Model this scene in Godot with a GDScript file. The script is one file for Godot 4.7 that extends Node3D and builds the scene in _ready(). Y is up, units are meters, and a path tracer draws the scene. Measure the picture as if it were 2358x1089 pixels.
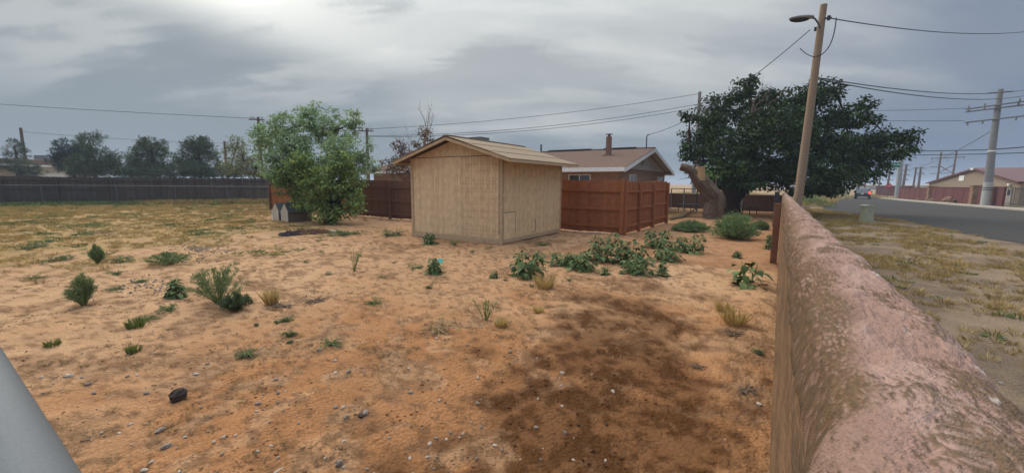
extends Node3D
# A dry yard with a tan shed, seen over a pink stuccoed wall under a heavy overcast sky.

var rng := RandomNumberGenerator.new()
var M := {}
var used := {}
var n_big := FastNoiseLite.new()
var n_mid := FastNoiseLite.new()
var n_fine := FastNoiseLite.new()
var n_patch := FastNoiseLite.new()
var n_cell := FastNoiseLite.new()
var n_rip := FastNoiseLite.new()

# ------------------------------------------------------------------ helpers
func numbered(called: String) -> String:
	if not used.has(called):
		used[called] = 0
		return called
	used[called] += 1
	return "%s_%03d" % [called, used[called]]

func tag(o: Node3D, label: String, category: String, group := "") -> Node3D:
	o.set_meta("label", label)
	o.set_meta("category", category)
	if group != "":
		o.set_meta("group", group)
	return o

func thing(called: String, label: String, category: String, at := Vector3.ZERO, turn := 0.0, group := "") -> Node3D:
	var o := Node3D.new()
	o.name = numbered(called)
	add_child(o)
	o.position = at
	o.rotation.y = turn
	tag(o, label, category, group)
	return o

func part(called: String, mesh: Mesh, m: Material, parent: Node3D, at := Vector3.ZERO) -> MeshInstance3D:
	var o := MeshInstance3D.new()
	o.name = called if parent != self else numbered(called)
	o.mesh = mesh
	o.material_override = m
	o.position = at
	parent.add_child(o, true)
	return o

func struct(called: String, mesh: Mesh, m: Material, label := "") -> MeshInstance3D:
	var o := part(called, mesh, m, self)
	o.set_meta("kind", "structure")
	if label != "":
		o.set_meta("label", label)
	return o

func ST() -> SurfaceTool:
	var st := SurfaceTool.new()
	st.begin(Mesh.PRIMITIVE_TRIANGLES)
	st.set_smooth_group(-1)
	return st

func done(st: SurfaceTool) -> ArrayMesh:
	st.generate_normals()
	return st.commit()

func quad(st: SurfaceTool, a: Vector3, b: Vector3, c: Vector3, d: Vector3) -> void:
	for v in [a, b, c, a, c, d]:
		st.add_vertex(v)

func box(st: SurfaceTool, c: Vector3, s: Vector3, b := Basis(), bev := 0.0) -> void:
	var h := s * 0.5
	var e: float = min(bev, min(h.x, min(h.y, h.z)) * 0.45)
	var ax := [Vector3(1, 0, 0), Vector3(0, 1, 0), Vector3(0, 0, 1)]
	for i in 3:
		for sg in [-1.0, 1.0]:
			var n: Vector3 = ax[i] * sg
			var u: Vector3 = ax[(i + 1) % 3]
			var w: Vector3 = ax[(i + 2) % 3] * sg
			var hn: float = h[i]
			var hu: float = h[(i + 1) % 3] - e
			var hw: float = h[(i + 2) % 3] - e
			var p := [n * hn - u * hu - w * hw, n * hn - u * hu + w * hw, n * hn + u * hu + w * hw, n * hn + u * hu - w * hw]
			quad(st, c + b * p[0], c + b * p[1], c + b * p[2], c + b * p[3])
	if e <= 0.0:
		return
	for i in 3:
		var j := (i + 1) % 3
		var k := (i + 2) % 3
		for sj in [-1.0, 1.0]:
			for sk in [-1.0, 1.0]:
				var q := []
				for w in [[h[j], h[k] - e, -1.0], [h[j], h[k] - e, 1.0], [h[j] - e, h[k], 1.0], [h[j] - e, h[k], -1.0]]:
					var v := Vector3.ZERO
					v[j] = w[0] * sj
					v[k] = w[1] * sk
					v[i] = (h[i] - e) * w[2]
					q.append(c + b * v)
				if sj * sk > 0:
					quad(st, q[0], q[1], q[2], q[3])
				else:
					quad(st, q[3], q[2], q[1], q[0])

func boxm(s: Vector3, bev := 0.0) -> ArrayMesh:
	var st := ST()
	box(st, Vector3.ZERO, s, Basis(), bev)
	return done(st)

func boxat(called: String, c: Vector3, s: Vector3, m: Material, parent: Node3D, bev := 0.0) -> MeshInstance3D:
	return part(called, boxm(s, bev), m, parent, c)

func prism(pts: Array, z0: float, z1: float) -> ArrayMesh:
	# a convex outline in x, y pushed along z
	var st := ST()
	var n := pts.size()
	for i in n:
		var a: Vector2 = pts[i]
		var b: Vector2 = pts[(i + 1) % n]
		quad(st, Vector3(a.x, a.y, z0), Vector3(b.x, b.y, z0), Vector3(b.x, b.y, z1), Vector3(a.x, a.y, z1))
	for i in range(1, n - 1):
		var p: Vector2 = pts[0]
		var q: Vector2 = pts[i]
		var r: Vector2 = pts[i + 1]
		for v in [Vector3(p.x, p.y, z1), Vector3(q.x, q.y, z1), Vector3(r.x, r.y, z1), Vector3(p.x, p.y, z0), Vector3(r.x, r.y, z0), Vector3(q.x, q.y, z0)]:
			st.add_vertex(v)
	return done(st)

func tube(st: SurfaceTool, pts: Array, radii: Array, sides := 8, rough := 0.0) -> void:
	st.set_smooth_group(1)
	var rings := []
	var prev_u := Vector3.ZERO
	for i in pts.size():
		var p: Vector3 = pts[i]
		var nx: Vector3 = pts[min(i + 1, pts.size() - 1)]
		var pv: Vector3 = pts[max(i - 1, 0)]
		var d := (nx - pv).normalized()
		var u := prev_u - d * prev_u.dot(d)
		if u.length() < 0.01:
			u = d.cross(Vector3(0.31, 0.2, 0.93)).normalized()
		u = u.normalized()
		prev_u = u
		var w := d.cross(u)
		var r: float = radii[min(i, radii.size() - 1)]
		var ring := []
		for k in sides:
			var a := TAU * k / sides
			var o := u * cos(a) + w * sin(a)
			var rr := r
			if rough > 0.0:
				rr *= 1.0 + rough * n_fine.get_noise_3dv((p + o * r) * 0.9) + rough * 0.7 * n_mid.get_noise_3dv((p * 0.25 + o * r * 3.0) * 2.0)
			ring.append(p + o * rr)
		rings.append(ring)
	for i in rings.size() - 1:
		for k in sides:
			var k2 := (k + 1) % sides
			quad(st, rings[i][k], rings[i + 1][k], rings[i + 1][k2], rings[i][k2])
	st.set_smooth_group(-1)
	for e in [0, rings.size() - 1]:
		var c := Vector3.ZERO
		for v in rings[e]:
			c += v
		c /= sides
		for k in sides:
			var a: Vector3 = rings[e][k]
			var b: Vector3 = rings[e][(k + 1) % sides]
			if e == 0:
				st.add_vertex(c); st.add_vertex(a); st.add_vertex(b)
			else:
				st.add_vertex(c); st.add_vertex(b); st.add_vertex(a)

func smooth_path(pts: Array, radii: Array, n: int) -> Array:
	var cv := Curve3D.new()
	for i in pts.size():
		var a: Vector3 = pts[max(i - 1, 0)]
		var b: Vector3 = pts[min(i + 1, pts.size() - 1)]
		var tn := (b - a) / 6.0
		cv.add_point(pts[i], -tn, tn)
	var po := []
	var ro := []
	for k in n + 1:
		var f := float(k) / n * (pts.size() - 1)
		var i: int = min(int(f), pts.size() - 2)
		po.append(cv.sample(i, f - i))
		ro.append(lerpf(radii[i], radii[i + 1], f - i))
	return [po, ro]

# a trunk with furrows running along it, burls and flutes
func gnarled(pts: Array, radii: Array, n: int, sides: int, depth: float, sd: float) -> ArrayMesh:
	var pr := smooth_path(pts, radii, n)
	var st := ST()
	st.set_smooth_group(1)
	var rings := []
	for i in n + 1:
		var p: Vector3 = pr[0][i]
		var d: Vector3 = ((pr[0][mini(i + 1, n)] as Vector3) - (pr[0][maxi(i - 1, 0)] as Vector3)).normalized()
		var u := d.cross(Vector3(0.1, 0.05, 1.0)).normalized()
		var w := d.cross(u)
		var ring := []
		for k in sides:
			var a := TAU * k / sides
			var cx := cos(a)
			var sx := sin(a)
			var l := float(i) / n
			var f := n_mid.get_noise_3d(cx * 1.6 + sd, sx * 1.6, l * 1.3) * 1.3 + n_mid.get_noise_3d(cx * 4.5 + sd, sx * 4.5, l * 2.5) * 0.8 + n_fine.get_noise_3d(cx * 2.2 + sd, sx * 2.2, l * 4.0) * 0.6
			ring.append(p + (u * cx + w * sx) * float(pr[1][i]) * (1.0 + depth * f))
		rings.append(ring)
	for i in n:
		for k in sides:
			var k2 := (k + 1) % sides
			quad(st, rings[i][k], rings[i + 1][k], rings[i + 1][k2], rings[i][k2])
	st.set_smooth_group(-1)
	for k in sides:
		st.add_vertex(pr[0][n]); st.add_vertex(rings[n][(k + 1) % sides]); st.add_vertex(rings[n][k])
	return done(st)

func tubem(pts: Array, radii: Array, sides := 8, rough := 0.0) -> ArrayMesh:
	var st := ST()
	tube(st, pts, radii, sides, rough)
	return done(st)

func bez(a: Vector3, b: Vector3, c: Vector3, n: int) -> Array:
	var out := []
	for i in n + 1:
		var t := float(i) / n
		out.append(a * (1 - t) * (1 - t) + b * 2.0 * t * (1 - t) + c * t * t)
	return out

func wire(a: Vector3, b: Vector3, sag: float, r: float, n := 24) -> ArrayMesh:
	var pts := []
	for i in n + 1:
		var t := float(i) / n
		pts.append(a.lerp(b, t) - Vector3(0, sag * 4.0 * t * (1 - t), 0))
	return tubem(pts, [r], 5)

class Leaves:
	var v := PackedVector3Array()
	var nn := PackedVector3Array()
	var c := PackedColorArray()
	func add(p: Vector3, d: Vector3, up: Vector3, l: float, w: float, col: Color) -> void:
		var s := d.cross(up).normalized()
		var n := s.cross(d).normalized()
		var m := p + d * l * 0.45
		var a := m + s * w * 0.5 + n * w * 0.12
		var b := m - s * w * 0.5 + n * w * 0.12
		var t := p + d * l - n * l * 0.1
		var n1 := (a - p).cross(t - p).normalized()
		var n2 := (t - p).cross(b - p).normalized()
		v.append_array(PackedVector3Array([p, a, t, p, t, b]))
		nn.append_array(PackedVector3Array([-n1, -n1, -n1, -n2, -n2, -n2]))
		c.append_array(PackedColorArray([col, col, col, col, col, col]))
	func mesh() -> ArrayMesh:
		var arr := []
		arr.resize(Mesh.ARRAY_MAX)
		# clockwise front faces: reverse the order so that the normals agree
		var v2 := PackedVector3Array()
		v2.resize(v.size())
		for i in range(0, v.size(), 3):
			v2[i] = v[i]; v2[i + 1] = v[i + 1]; v2[i + 2] = v[i + 2]
		for i in nn.size():
			nn[i] = -nn[i]
		for i in range(0, v.size(), 3):
			var t := v2[i + 1]
			v2[i + 1] = v2[i + 2]
			v2[i + 2] = t
		arr[Mesh.ARRAY_VERTEX] = v2
		arr[Mesh.ARRAY_NORMAL] = nn
		arr[Mesh.ARRAY_COLOR] = c
		var m := ArrayMesh.new()
		m.add_surface_from_arrays(Mesh.PRIMITIVE_TRIANGLES, arr)
		return m

func rv() -> Vector3:
	var z := rng.randf_range(-1, 1)
	var a := rng.randf() * TAU
	var r := sqrt(1 - z * z)
	return Vector3(r * cos(a), z, r * sin(a))

func sstep(a: float, b: float, x: float) -> float:
	var t := clampf((x - a) / (b - a), 0.0, 1.0)
	return t * t * (3.0 - 2.0 * t)

# ------------------------------------------------------------------ materials
func mat(c: Color, rough := 0.85, spec := 0.35) -> StandardMaterial3D:
	var m := StandardMaterial3D.new()
	m.albedo_color = c.linear_to_srgb()
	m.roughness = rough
	m.metallic_specular = spec
	return m

func ntex(freq: float, lo: Color, hi: Color, sd: int, oct := 4, kind := FastNoiseLite.TYPE_SIMPLEX_SMOOTH, mid := -1.0, size := 512) -> NoiseTexture2D:
	var n := FastNoiseLite.new()
	n.noise_type = kind
	n.frequency = freq
	n.seed = sd
	n.fractal_octaves = oct
	var t := NoiseTexture2D.new()
	t.width = size
	t.height = size
	t.seamless = true
	t.noise = n
	var g := Gradient.new()
	if mid < 0.0:
		g.offsets = PackedFloat32Array([0.15, 0.85])
	else:
		g.offsets = PackedFloat32Array([mid - 0.06, mid + 0.06])
	g.colors = PackedColorArray([lo.linear_to_srgb(), hi.linear_to_srgb()])
	t.color_ramp = g
	return t

func htex(freq: float, sd: int, oct := 5, kind := FastNoiseLite.TYPE_SIMPLEX_SMOOTH) -> NoiseTexture2D:
	var n := FastNoiseLite.new()
	n.noise_type = kind
	n.frequency = freq
	n.seed = sd
	n.fractal_octaves = oct
	var t := NoiseTexture2D.new()
	t.width = 512
	t.height = 512
	t.seamless = true
	t.noise = n
	return t

func tri(m: StandardMaterial3D, s: Vector3, tex: Texture2D) -> StandardMaterial3D:
	m.uv1_triplanar = true
	m.uv1_world_triplanar = true
	m.uv1_scale = s
	m.albedo_texture = tex
	return m

func over(m: StandardMaterial3D, s: Vector3, tex: Texture2D) -> StandardMaterial3D:
	m.detail_enabled = true
	m.detail_blend_mode = BaseMaterial3D.BLEND_MODE_MUL
	m.detail_uv_layer = BaseMaterial3D.DETAIL_UV_2
	m.uv2_triplanar = true
	m.uv2_world_triplanar = true
	m.uv2_scale = s
	m.detail_albedo = tex
	return m

func bump(m: StandardMaterial3D, tex: Texture2D, cm: float) -> StandardMaterial3D:
	m.heightmap_enabled = true
	m.heightmap_texture = tex
	m.heightmap_scale = cm
	return m

func grey(a: float) -> Color:
	return Color(a, a, a)

func leafmat(thru: float) -> StandardMaterial3D:
	var m := mat(Color(1, 1, 1), 0.75, 0.2)
	m.vertex_color_use_as_albedo = true
	m.cull_mode = BaseMaterial3D.CULL_DISABLED
	m.backlight_enabled = true
	m.backlight = Color(thru, thru, thru * 0.6).linear_to_srgb()
	return m

func materials() -> void:
	var fine := ntex(0.06, grey(0.66), grey(1.0), 3, 6)
	var broad := ntex(0.02, grey(0.8), grey(1.0), 9, 4)
	var streak := ntex(0.05, grey(0.74), grey(1.0), 12, 4)
	M.soil = bump(over(tri(mat(Color(1, 1, 1), 0.95, 0.15), Vector3(1.3, 1.3, 1.3), fine), Vector3(0.21, 0.21, 0.21), broad), htex(0.03, 5, 6), 1.8)
	M.soil.vertex_color_use_as_albedo = true
	M.asphalt = bump(over(tri(mat(Color(0.095, 0.087, 0.08), 0.95, 0.12), Vector3(0.12, 0.12, 0.5), ntex(0.03, grey(0.6), grey(1.0), 21, 5)), Vector3(3, 3, 3), ntex(0.2, grey(0.7), grey(1.0), 22, 3)), htex(0.2, 23), 0.6)
	M.concrete = over(tri(mat(Color(0.42, 0.37, 0.3), 0.9, 0.3), Vector3(0.8, 0.8, 0.8), fine), Vector3(0.1, 0.1, 0.1), broad)
	# wall: pink painted stucco, faded brown inner face
	M.stucco = bump(tri(mat(Color(1, 1, 1), 0.9, 0.2), Vector3(7, 7, 7), ntex(0.06, grey(0.78), grey(1.0), 31, 5)), htex(0.08, 32, 5), 0.35)
	M.stucco.vertex_color_use_as_albedo = true
	M.wall_face = bump(over(tri(mat(Color(1, 1, 1), 0.9, 0.2), Vector3(1.0, 5.0, 0.4), ntex(0.03, Color(0.68, 0.66, 0.63), grey(1.0), 33, 4)), Vector3(9, 9, 9), ntex(0.1, grey(0.5), grey(1.0), 34, 5)), htex(0.06, 35), 0.8)
	M.wall_face.vertex_color_use_as_albedo = true
	# shed
	var grain := ntex(0.035, Color(0.87, 0.86, 0.84), grey(1.0), 41, 4)
	var worn := ntex(0.03, Color(0.4, 0.31, 0.24), grey(1.0), 43, 5, FastNoiseLite.TYPE_SIMPLEX_SMOOTH, 0.33)
	M.tan = []
	for k in 3:
		var c: Color = [Color(0.758, 0.554, 0.347), Color(0.721, 0.523, 0.323), Color(0.782, 0.572, 0.363)][k]
		M.tan.append(bump(over(tri(mat(c, 0.75, 0.3), Vector3(11, 0.5, 11), grain), Vector3(0.5, 0.4, 0.5), broad), streak, 0.15))
	M.tan_worn = []
	for k in 3:
		var c: Color = [Color(0.746, 0.542, 0.335), Color(0.710, 0.511, 0.313), Color(0.758, 0.554, 0.347)][k]
		M.tan_worn.append(bump(over(tri(mat(c, 0.8, 0.25), Vector3(9, 0.8, 9), worn), Vector3(0.5, 0.4, 0.5), broad), streak, 0.2))
	M.tan_side = []
	for k in 3:
		var c: Color = [Color(0.770, 0.566, 0.323), Color(0.733, 0.536, 0.306), Color(0.788, 0.579, 0.335)][k]
		M.tan_side.append(bump(over(tri(mat(c, 0.75, 0.3), Vector3(10, 0.6, 10), grain), Vector3(0.5, 0.4, 0.5), broad), streak, 0.15))
	M.tan_trim = over(tri(mat(Color(0.62, 0.455, 0.29), 0.75, 0.3), Vector3(2, 2, 2), ntex(0.04, Color(0.6, 0.55, 0.5), grey(1.0), 44, 5)), Vector3(0.6, 0.6, 0.6), broad)
	M.tan_roof = over(tri(mat(Color(0.33, 0.24, 0.155), 0.8, 0.3), Vector3(0.7, 0.7, 0.7), ntex(0.05, Color(0.66, 0.62, 0.58), grey(1.0), 45, 5)), Vector3(6, 6, 0.7), streak)
	M.black_gap = mat(Color(0.03, 0.025, 0.02), 0.95, 0.1)
	# fences
	M.red = []
	for k in 4:
		var c: Color = [Color(0.358, 0.132, 0.057), Color(0.324, 0.115, 0.050), Color(0.385, 0.146, 0.063), Color(0.344, 0.130, 0.059)][k]
		M.red.append(bump(over(tri(mat(c, 0.8, 0.25), Vector3(12, 0.7, 12), ntex(0.03, grey(0.72), grey(1.0), 50 + k, 4)), Vector3(0.5, 0.5, 0.5), broad), streak, 0.15))
	M.maroon = []
	for k in 3:
		var c: Color = [Color(0.216, 0.105, 0.068), Color(0.196, 0.095, 0.062), Color(0.230, 0.111, 0.072)][k]
		M.maroon.append(over(tri(mat(c, 0.85, 0.2), Vector3(12, 0.7, 12), streak), Vector3(0.5, 0.5, 0.5), broad))
	M.orange_wood = over(tri(mat(Color(0.36, 0.13, 0.05), 0.85, 0.2), Vector3(12, 0.7, 12), streak), Vector3(0.5, 0.5, 0.5), broad)
	M.old = []
	for k in 4:
		var c: Color = [Color(0.125, 0.1, 0.088), Color(0.11, 0.088, 0.078), Color(0.14, 0.11, 0.095), Color(0.118, 0.09, 0.078)][k]
		M.old.append(over(tri(mat(c, 0.9, 0.15), Vector3(8, 0.7, 8), ntex(0.03, grey(0.6), grey(1.0), 60 + k, 4)), Vector3(0.4, 0.4, 0.4), broad))
	M.galv = tri(mat(Color(0.115, 0.125, 0.132), 0.42, 0.4), Vector3(14, 14, 14), ntex(0.03, grey(0.72), grey(1.0), 71, 4))
	M.galv.metallic = 0.1
	M.galv.roughness = 0.7
	M.steel = tri(mat(Color(0.33, 0.35, 0.36), 0.6, 0.4), Vector3(0.7, 0.7, 0.7), fine)
	M.dark_metal = mat(Color(0.035, 0.036, 0.04), 0.6, 0.4)
	# house
	M.house = over(tri(mat(Color(0.40, 0.26, 0.19), 0.9, 0.2), Vector3(2, 2, 2), fine), Vector3(0.25, 0.25, 0.25), broad)
	M.white = over(tri(mat(Color(0.86, 0.86, 0.84), 0.7, 0.3), Vector3(0.7, 0.7, 0.7), broad), Vector3(3, 3, 3), ntex(0.1, grey(0.85), grey(1), 75, 3))
	M.gable = tri(mat(Color(0.52, 0.49, 0.46), 0.8, 0.3), Vector3(1, 1, 1), broad)
	M.shingle = bump(over(tri(mat(Color(0.30, 0.2, 0.155), 0.95, 0.15), Vector3(1.6, 4.0, 4.0), ntex(0.06, grey(0.5), grey(1.0), 77, 3, FastNoiseLite.TYPE_CELLULAR)), Vector3(0.5, 0.5, 0.5), broad), fine, 0.6)
	M.brown_metal = tri(mat(Color(0.23, 0.135, 0.1), 0.7, 0.35), Vector3(3, 3, 3), fine)
	M.glass = mat(Color(0.05, 0.06, 0.07), 0.06, 0.6)
	M.cooler = tri(mat(Color(0.2, 0.21, 0.22), 0.7, 0.4), Vector3(4, 4, 4), fine)
	M.offwhite = tri(mat(Color(0.62, 0.58, 0.52), 0.85, 0.3), Vector3(0.6, 0.6, 0.6), broad)
	M.metal_tan = tri(mat(Color(0.42, 0.33, 0.25), 0.7, 0.4), Vector3(0.5, 0.5, 0.5), broad)
	M.metal_red = tri(mat(Color(0.125, 0.052, 0.05), 0.6, 0.4), Vector3(0.5, 0.5, 0.5), broad)
	M.red_block = bump(over(tri(mat(Color(0.17, 0.07, 0.066), 0.9, 0.2), Vector3(1.5, 1.5, 1.5), fine), Vector3(0.2, 0.2, 0.2), broad), fine, 0.6)
	M.pillar = bump(tri(mat(Color(0.36, 0.22, 0.15), 0.9, 0.2), Vector3(1.2, 1.2, 1.2), ntex(0.05, grey(0.5), grey(1.0), 79, 3, FastNoiseLite.TYPE_CELLULAR)), fine, 1.0)
	M.block = bump(over(tri(mat(Color(0.2, 0.125, 0.09), 0.95, 0.15), Vector3(1.5, 1.5, 1.5), fine), Vector3(0.3, 0.3, 0.3), broad), fine, 0.8)
	# wood and bark
	M.pole_wood = bump(over(tri(mat(Color(0.42, 0.315, 0.225), 0.9, 0.2), Vector3(9, 0.6, 9), ntex(0.04, grey(0.6), grey(1.0), 81, 4)), Vector3(1.2, 0.5, 1.2), ntex(0.05, Color(0.6, 0.57, 0.55), grey(1), 82, 4)), streak, 0.5)
	M.pole_dark = tri(mat(Color(0.13, 0.085, 0.065), 0.9, 0.2), Vector3(4, 0.5, 4), streak)
	M.pole_grey = over(tri(mat(Color(0.26, 0.26, 0.265), 0.85, 0.25), Vector3(3, 0.4, 3), streak), Vector3(0.3, 0.3, 0.3), broad)
	M.pole_white = over(tri(mat(Color(0.6, 0.6, 0.57), 0.85, 0.25), Vector3(2, 1, 2), ntex(0.05, grey(0.4), grey(1.0), 84, 5)), Vector3(0.5, 0.5, 0.5), broad)
	M.bark = bump(over(tri(mat(Color(0.34, 0.24, 0.17), 0.95, 0.1), Vector3(5, 1.1, 5), ntex(0.04, grey(0.35), grey(1.0), 85, 5)), Vector3(0.7, 0.7, 0.7), broad), htex(0.05, 86), 4.0)
	M.bark_dark = bump(over(tri(mat(Color(0.11, 0.075, 0.055), 0.95, 0.1), Vector3(4, 1.0, 4), ntex(0.04, grey(0.45), grey(1.0), 87, 5)), Vector3(0.7, 0.7, 0.7), broad), htex(0.05, 88), 3.0)
	M.bare_wood = tri(mat(Color(0.46, 0.29, 0.15), 0.85, 0.2), Vector3(6, 1.0, 6), ntex(0.04, grey(0.6), grey(1.0), 89, 4))
	M.cut_wood = tri(mat(Color(0.52, 0.39, 0.24), 0.85, 0.2), Vector3(6, 6, 6), ntex(0.06, grey(0.6), grey(1.0), 90, 4))
	M.twig = mat(Color(0.2, 0.14, 0.1), 0.9, 0.1)
	M.leaf = leafmat(0.35)
	M.leaf_dense = leafmat(0.15)
	M.straw = leafmat(0.3)
	M.stem = mat(Color(0.16, 0.2, 0.07), 0.8, 0.2)
	M.stem_dry = mat(Color(0.42, 0.3, 0.17), 0.85, 0.2)
	M.broad = []
	for k in 4:
		var c: Color = [Color(0.08, 0.12, 0.042), Color(0.1, 0.148, 0.05), Color(0.062, 0.1, 0.04), Color(0.125, 0.172, 0.06)][k]
		var m := tri(mat(c, 0.65, 0.25), Vector3(5, 5, 5), ntex(0.05, grey(0.75), grey(1), 95 + k, 3))
		m.backlight_enabled = true
		m.backlight = Color(0.3, 0.3, 0.2)
		M.broad.append(m)
	M.stone = []
	for k in 4:
		var c: Color = [Color(0.27, 0.215, 0.175), Color(0.5, 0.41, 0.33), Color(0.07, 0.056, 0.048), Color(0.42, 0.34, 0.26)][k]
		M.stone.append(bump(tri(mat(c, 0.9, 0.2), Vector3(9, 9, 9), fine), fine, 0.4))
	# small things
	M.truck = mat(Color(0.012, 0.013, 0.018), 0.25, 0.5)
	M.truck.clearcoat_enabled = true
	M.rubber = mat(Color(0.02, 0.02, 0.02), 0.9, 0.2)
	M.chrome = mat(Color(0.45, 0.45, 0.45), 0.35, 0.5)
	M.tail_lit = mat(Color(0.5, 0.03, 0.02), 0.3, 0.4)
	M.tail_lit.emission_enabled = true
	M.tail_lit.emission = Color(1.0, 0.25, 0.15)
	M.tail_lit.emission_energy_multiplier = 1.6
	M.sign_green = mat(Color(0.0, 0.16, 0.085), 0.5, 0.4)
	M.sign_red = mat(Color(0.4, 0.02, 0.04), 0.5, 0.4)
	M.sign_white = mat(Color(0.75, 0.75, 0.75), 0.5, 0.4)
	M.pedestal = over(tri(mat(Color(0.43, 0.43, 0.30), 0.7, 0.3), Vector3(2, 2, 2), ntex(0.05, grey(0.75), grey(1.0), 99, 4)), Vector3(0.6, 0.6, 0.6), broad)
	M.cable = mat(Color(0.05, 0.052, 0.06), 0.7, 0.3)
	M.cloth = over(tri(mat(Color(0.035, 0.03, 0.034), 0.95, 0.1), Vector3(2, 2, 2), fine), Vector3(1, 1, 1), broad)
	M.cloth_brown = tri(mat(Color(0.085, 0.045, 0.032), 0.95, 0.1), Vector3(3, 3, 3), fine)
	M.teal = mat(Color(0.12, 0.4, 0.34), 0.6, 0.4)
	M.dog_roof = tri(mat(Color(0.14, 0.15, 0.155), 0.9, 0.2), Vector3(5, 5, 5), fine)
	M.dog_wood = tri(mat(Color(0.6, 0.54, 0.46), 0.85, 0.2), Vector3(8, 0.8, 8), ntex(0.04, Color(0.65, 0.55, 0.42), grey(1.0), 101, 4))
	M.dog_side = tri(mat(Color(0.24, 0.19, 0.145), 0.9, 0.2), Vector3(0.8, 8, 0.8), streak)

# ------------------------------------------------------------------ terrain
func fall(x: float, z: float) -> float:
	return -0.0091 * clampf(-z - 25.0, 0.0, 90.0) * sstep(-12.0, -2.0, x)

const ROAD := [[25.0, 11.0, 21.5], [0.0, 8.1, 18.8], [-10.0, 6.9, 17.6], [-17.8, 5.93, 16.7], [-21.0, 5.4, 16.5], [-27.6, 4.8, 16.1], [-33.2, 3.5, 15.8], [-37.0, 2.4, 15.7], [-42.5, 3.1, 15.5], [-47.1, 3.6, 15.4], [-59.4, 5.1, 14.8], [-79.0, 7.2, 14.35], [-96.0, 8.6, 14.6], [-118.0, 9.8, 16.0]]

func road_edges(z: float) -> Vector2:
	for i in ROAD.size() - 1:
		if z <= ROAD[i][0] and z >= ROAD[i + 1][0]:
			var t: float = (ROAD[i][0] - z) / (ROAD[i][0] - ROAD[i + 1][0])
			return Vector2(lerpf(ROAD[i][1], ROAD[i + 1][1], t), lerpf(ROAD[i][2], ROAD[i + 1][2], t))
	return Vector2(1e6, 1e6)

func on_road(x: float, z: float, grow := 0.0) -> float:
	# 1 on the roadway, 0 off it; grow widens it
	var e := road_edges(z)
	var a := sstep(e.x - grow, e.x + 0.8 - grow, x) * (1.0 - sstep(e.y + grow - 0.4, e.y + grow, x))
	if x < 4.5 and x > -40.0:
		a = maxf(a, sstep(-37.0 + grow, -37.8 + grow, z) * (1.0 - sstep(-41.4 - grow, -42.2 - grow, z)))
	if x > 8.0 and x < 70.0:
		a = maxf(a, sstep(-104.0 + grow, -104.8 + grow, z) * (1.0 - sstep(-111.0 - grow, -112.0 - grow, z)))
	return a

func gh(x: float, z: float) -> float:
	var f := fall(x, z)
	var d := sqrt(x * x + z * z)
	var k := 1.0 / (1.0 + d * 0.02)
	var b := n_big.get_noise_2d(x, z) * 0.035 + n_mid.get_noise_2d(x, z) * 0.03 * k
	if d < 40.0:
		b += n_fine.get_noise_2d(x, z) * 0.02 * k
		# drifted sand in the damp strip: low ripples across it
		var w := damp(x, z)
		if w > 0.01:
			b += 0.014 * w * sin((x * 0.75 + z * 0.66) * 13.0 + n_mid.get_noise_2d(x * 0.5, z * 0.5) * 7.0) * (0.4 + n_patch.get_noise_2d(x * 3.0, z * 3.0))
	# sand banked against the wall
	b += 0.06 * exp(-pow((x + 0.15) / 0.35, 2.0)) * sstep(-22.0, -2.0, z) * (1.0 if x < 0.1 else 0.0)
	return f + b * (1.0 - on_road(x, z, 1.6)) - 0.08 * on_road(x, z)

func damp(x: float, z: float) -> float:
	# the dark wet-sand strip that runs from the near wall towards the shed
	var t := clampf((-z - 1.2) / 6.6, 0.0, 1.0)
	var cx := lerpf(-0.75, -2.0, t)
	var w := lerpf(0.95, 1.05, t)
	var u := absf(x - cx) / w + n_patch.get_noise_2d(x * 1.3, z * 1.3) * 0.9 + n_mid.get_noise_2d(x * 1.6, z * 1.6) * 0.45 + n_fine.get_noise_2d(x * 0.7, z * 0.7) * 0.3
	return (1.0 - sstep(0.4, 1.15, u)) * (1.0 - sstep(4.5, 7.5, -z + n_patch.get_noise_2d(x, z) * 2.5))

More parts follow.
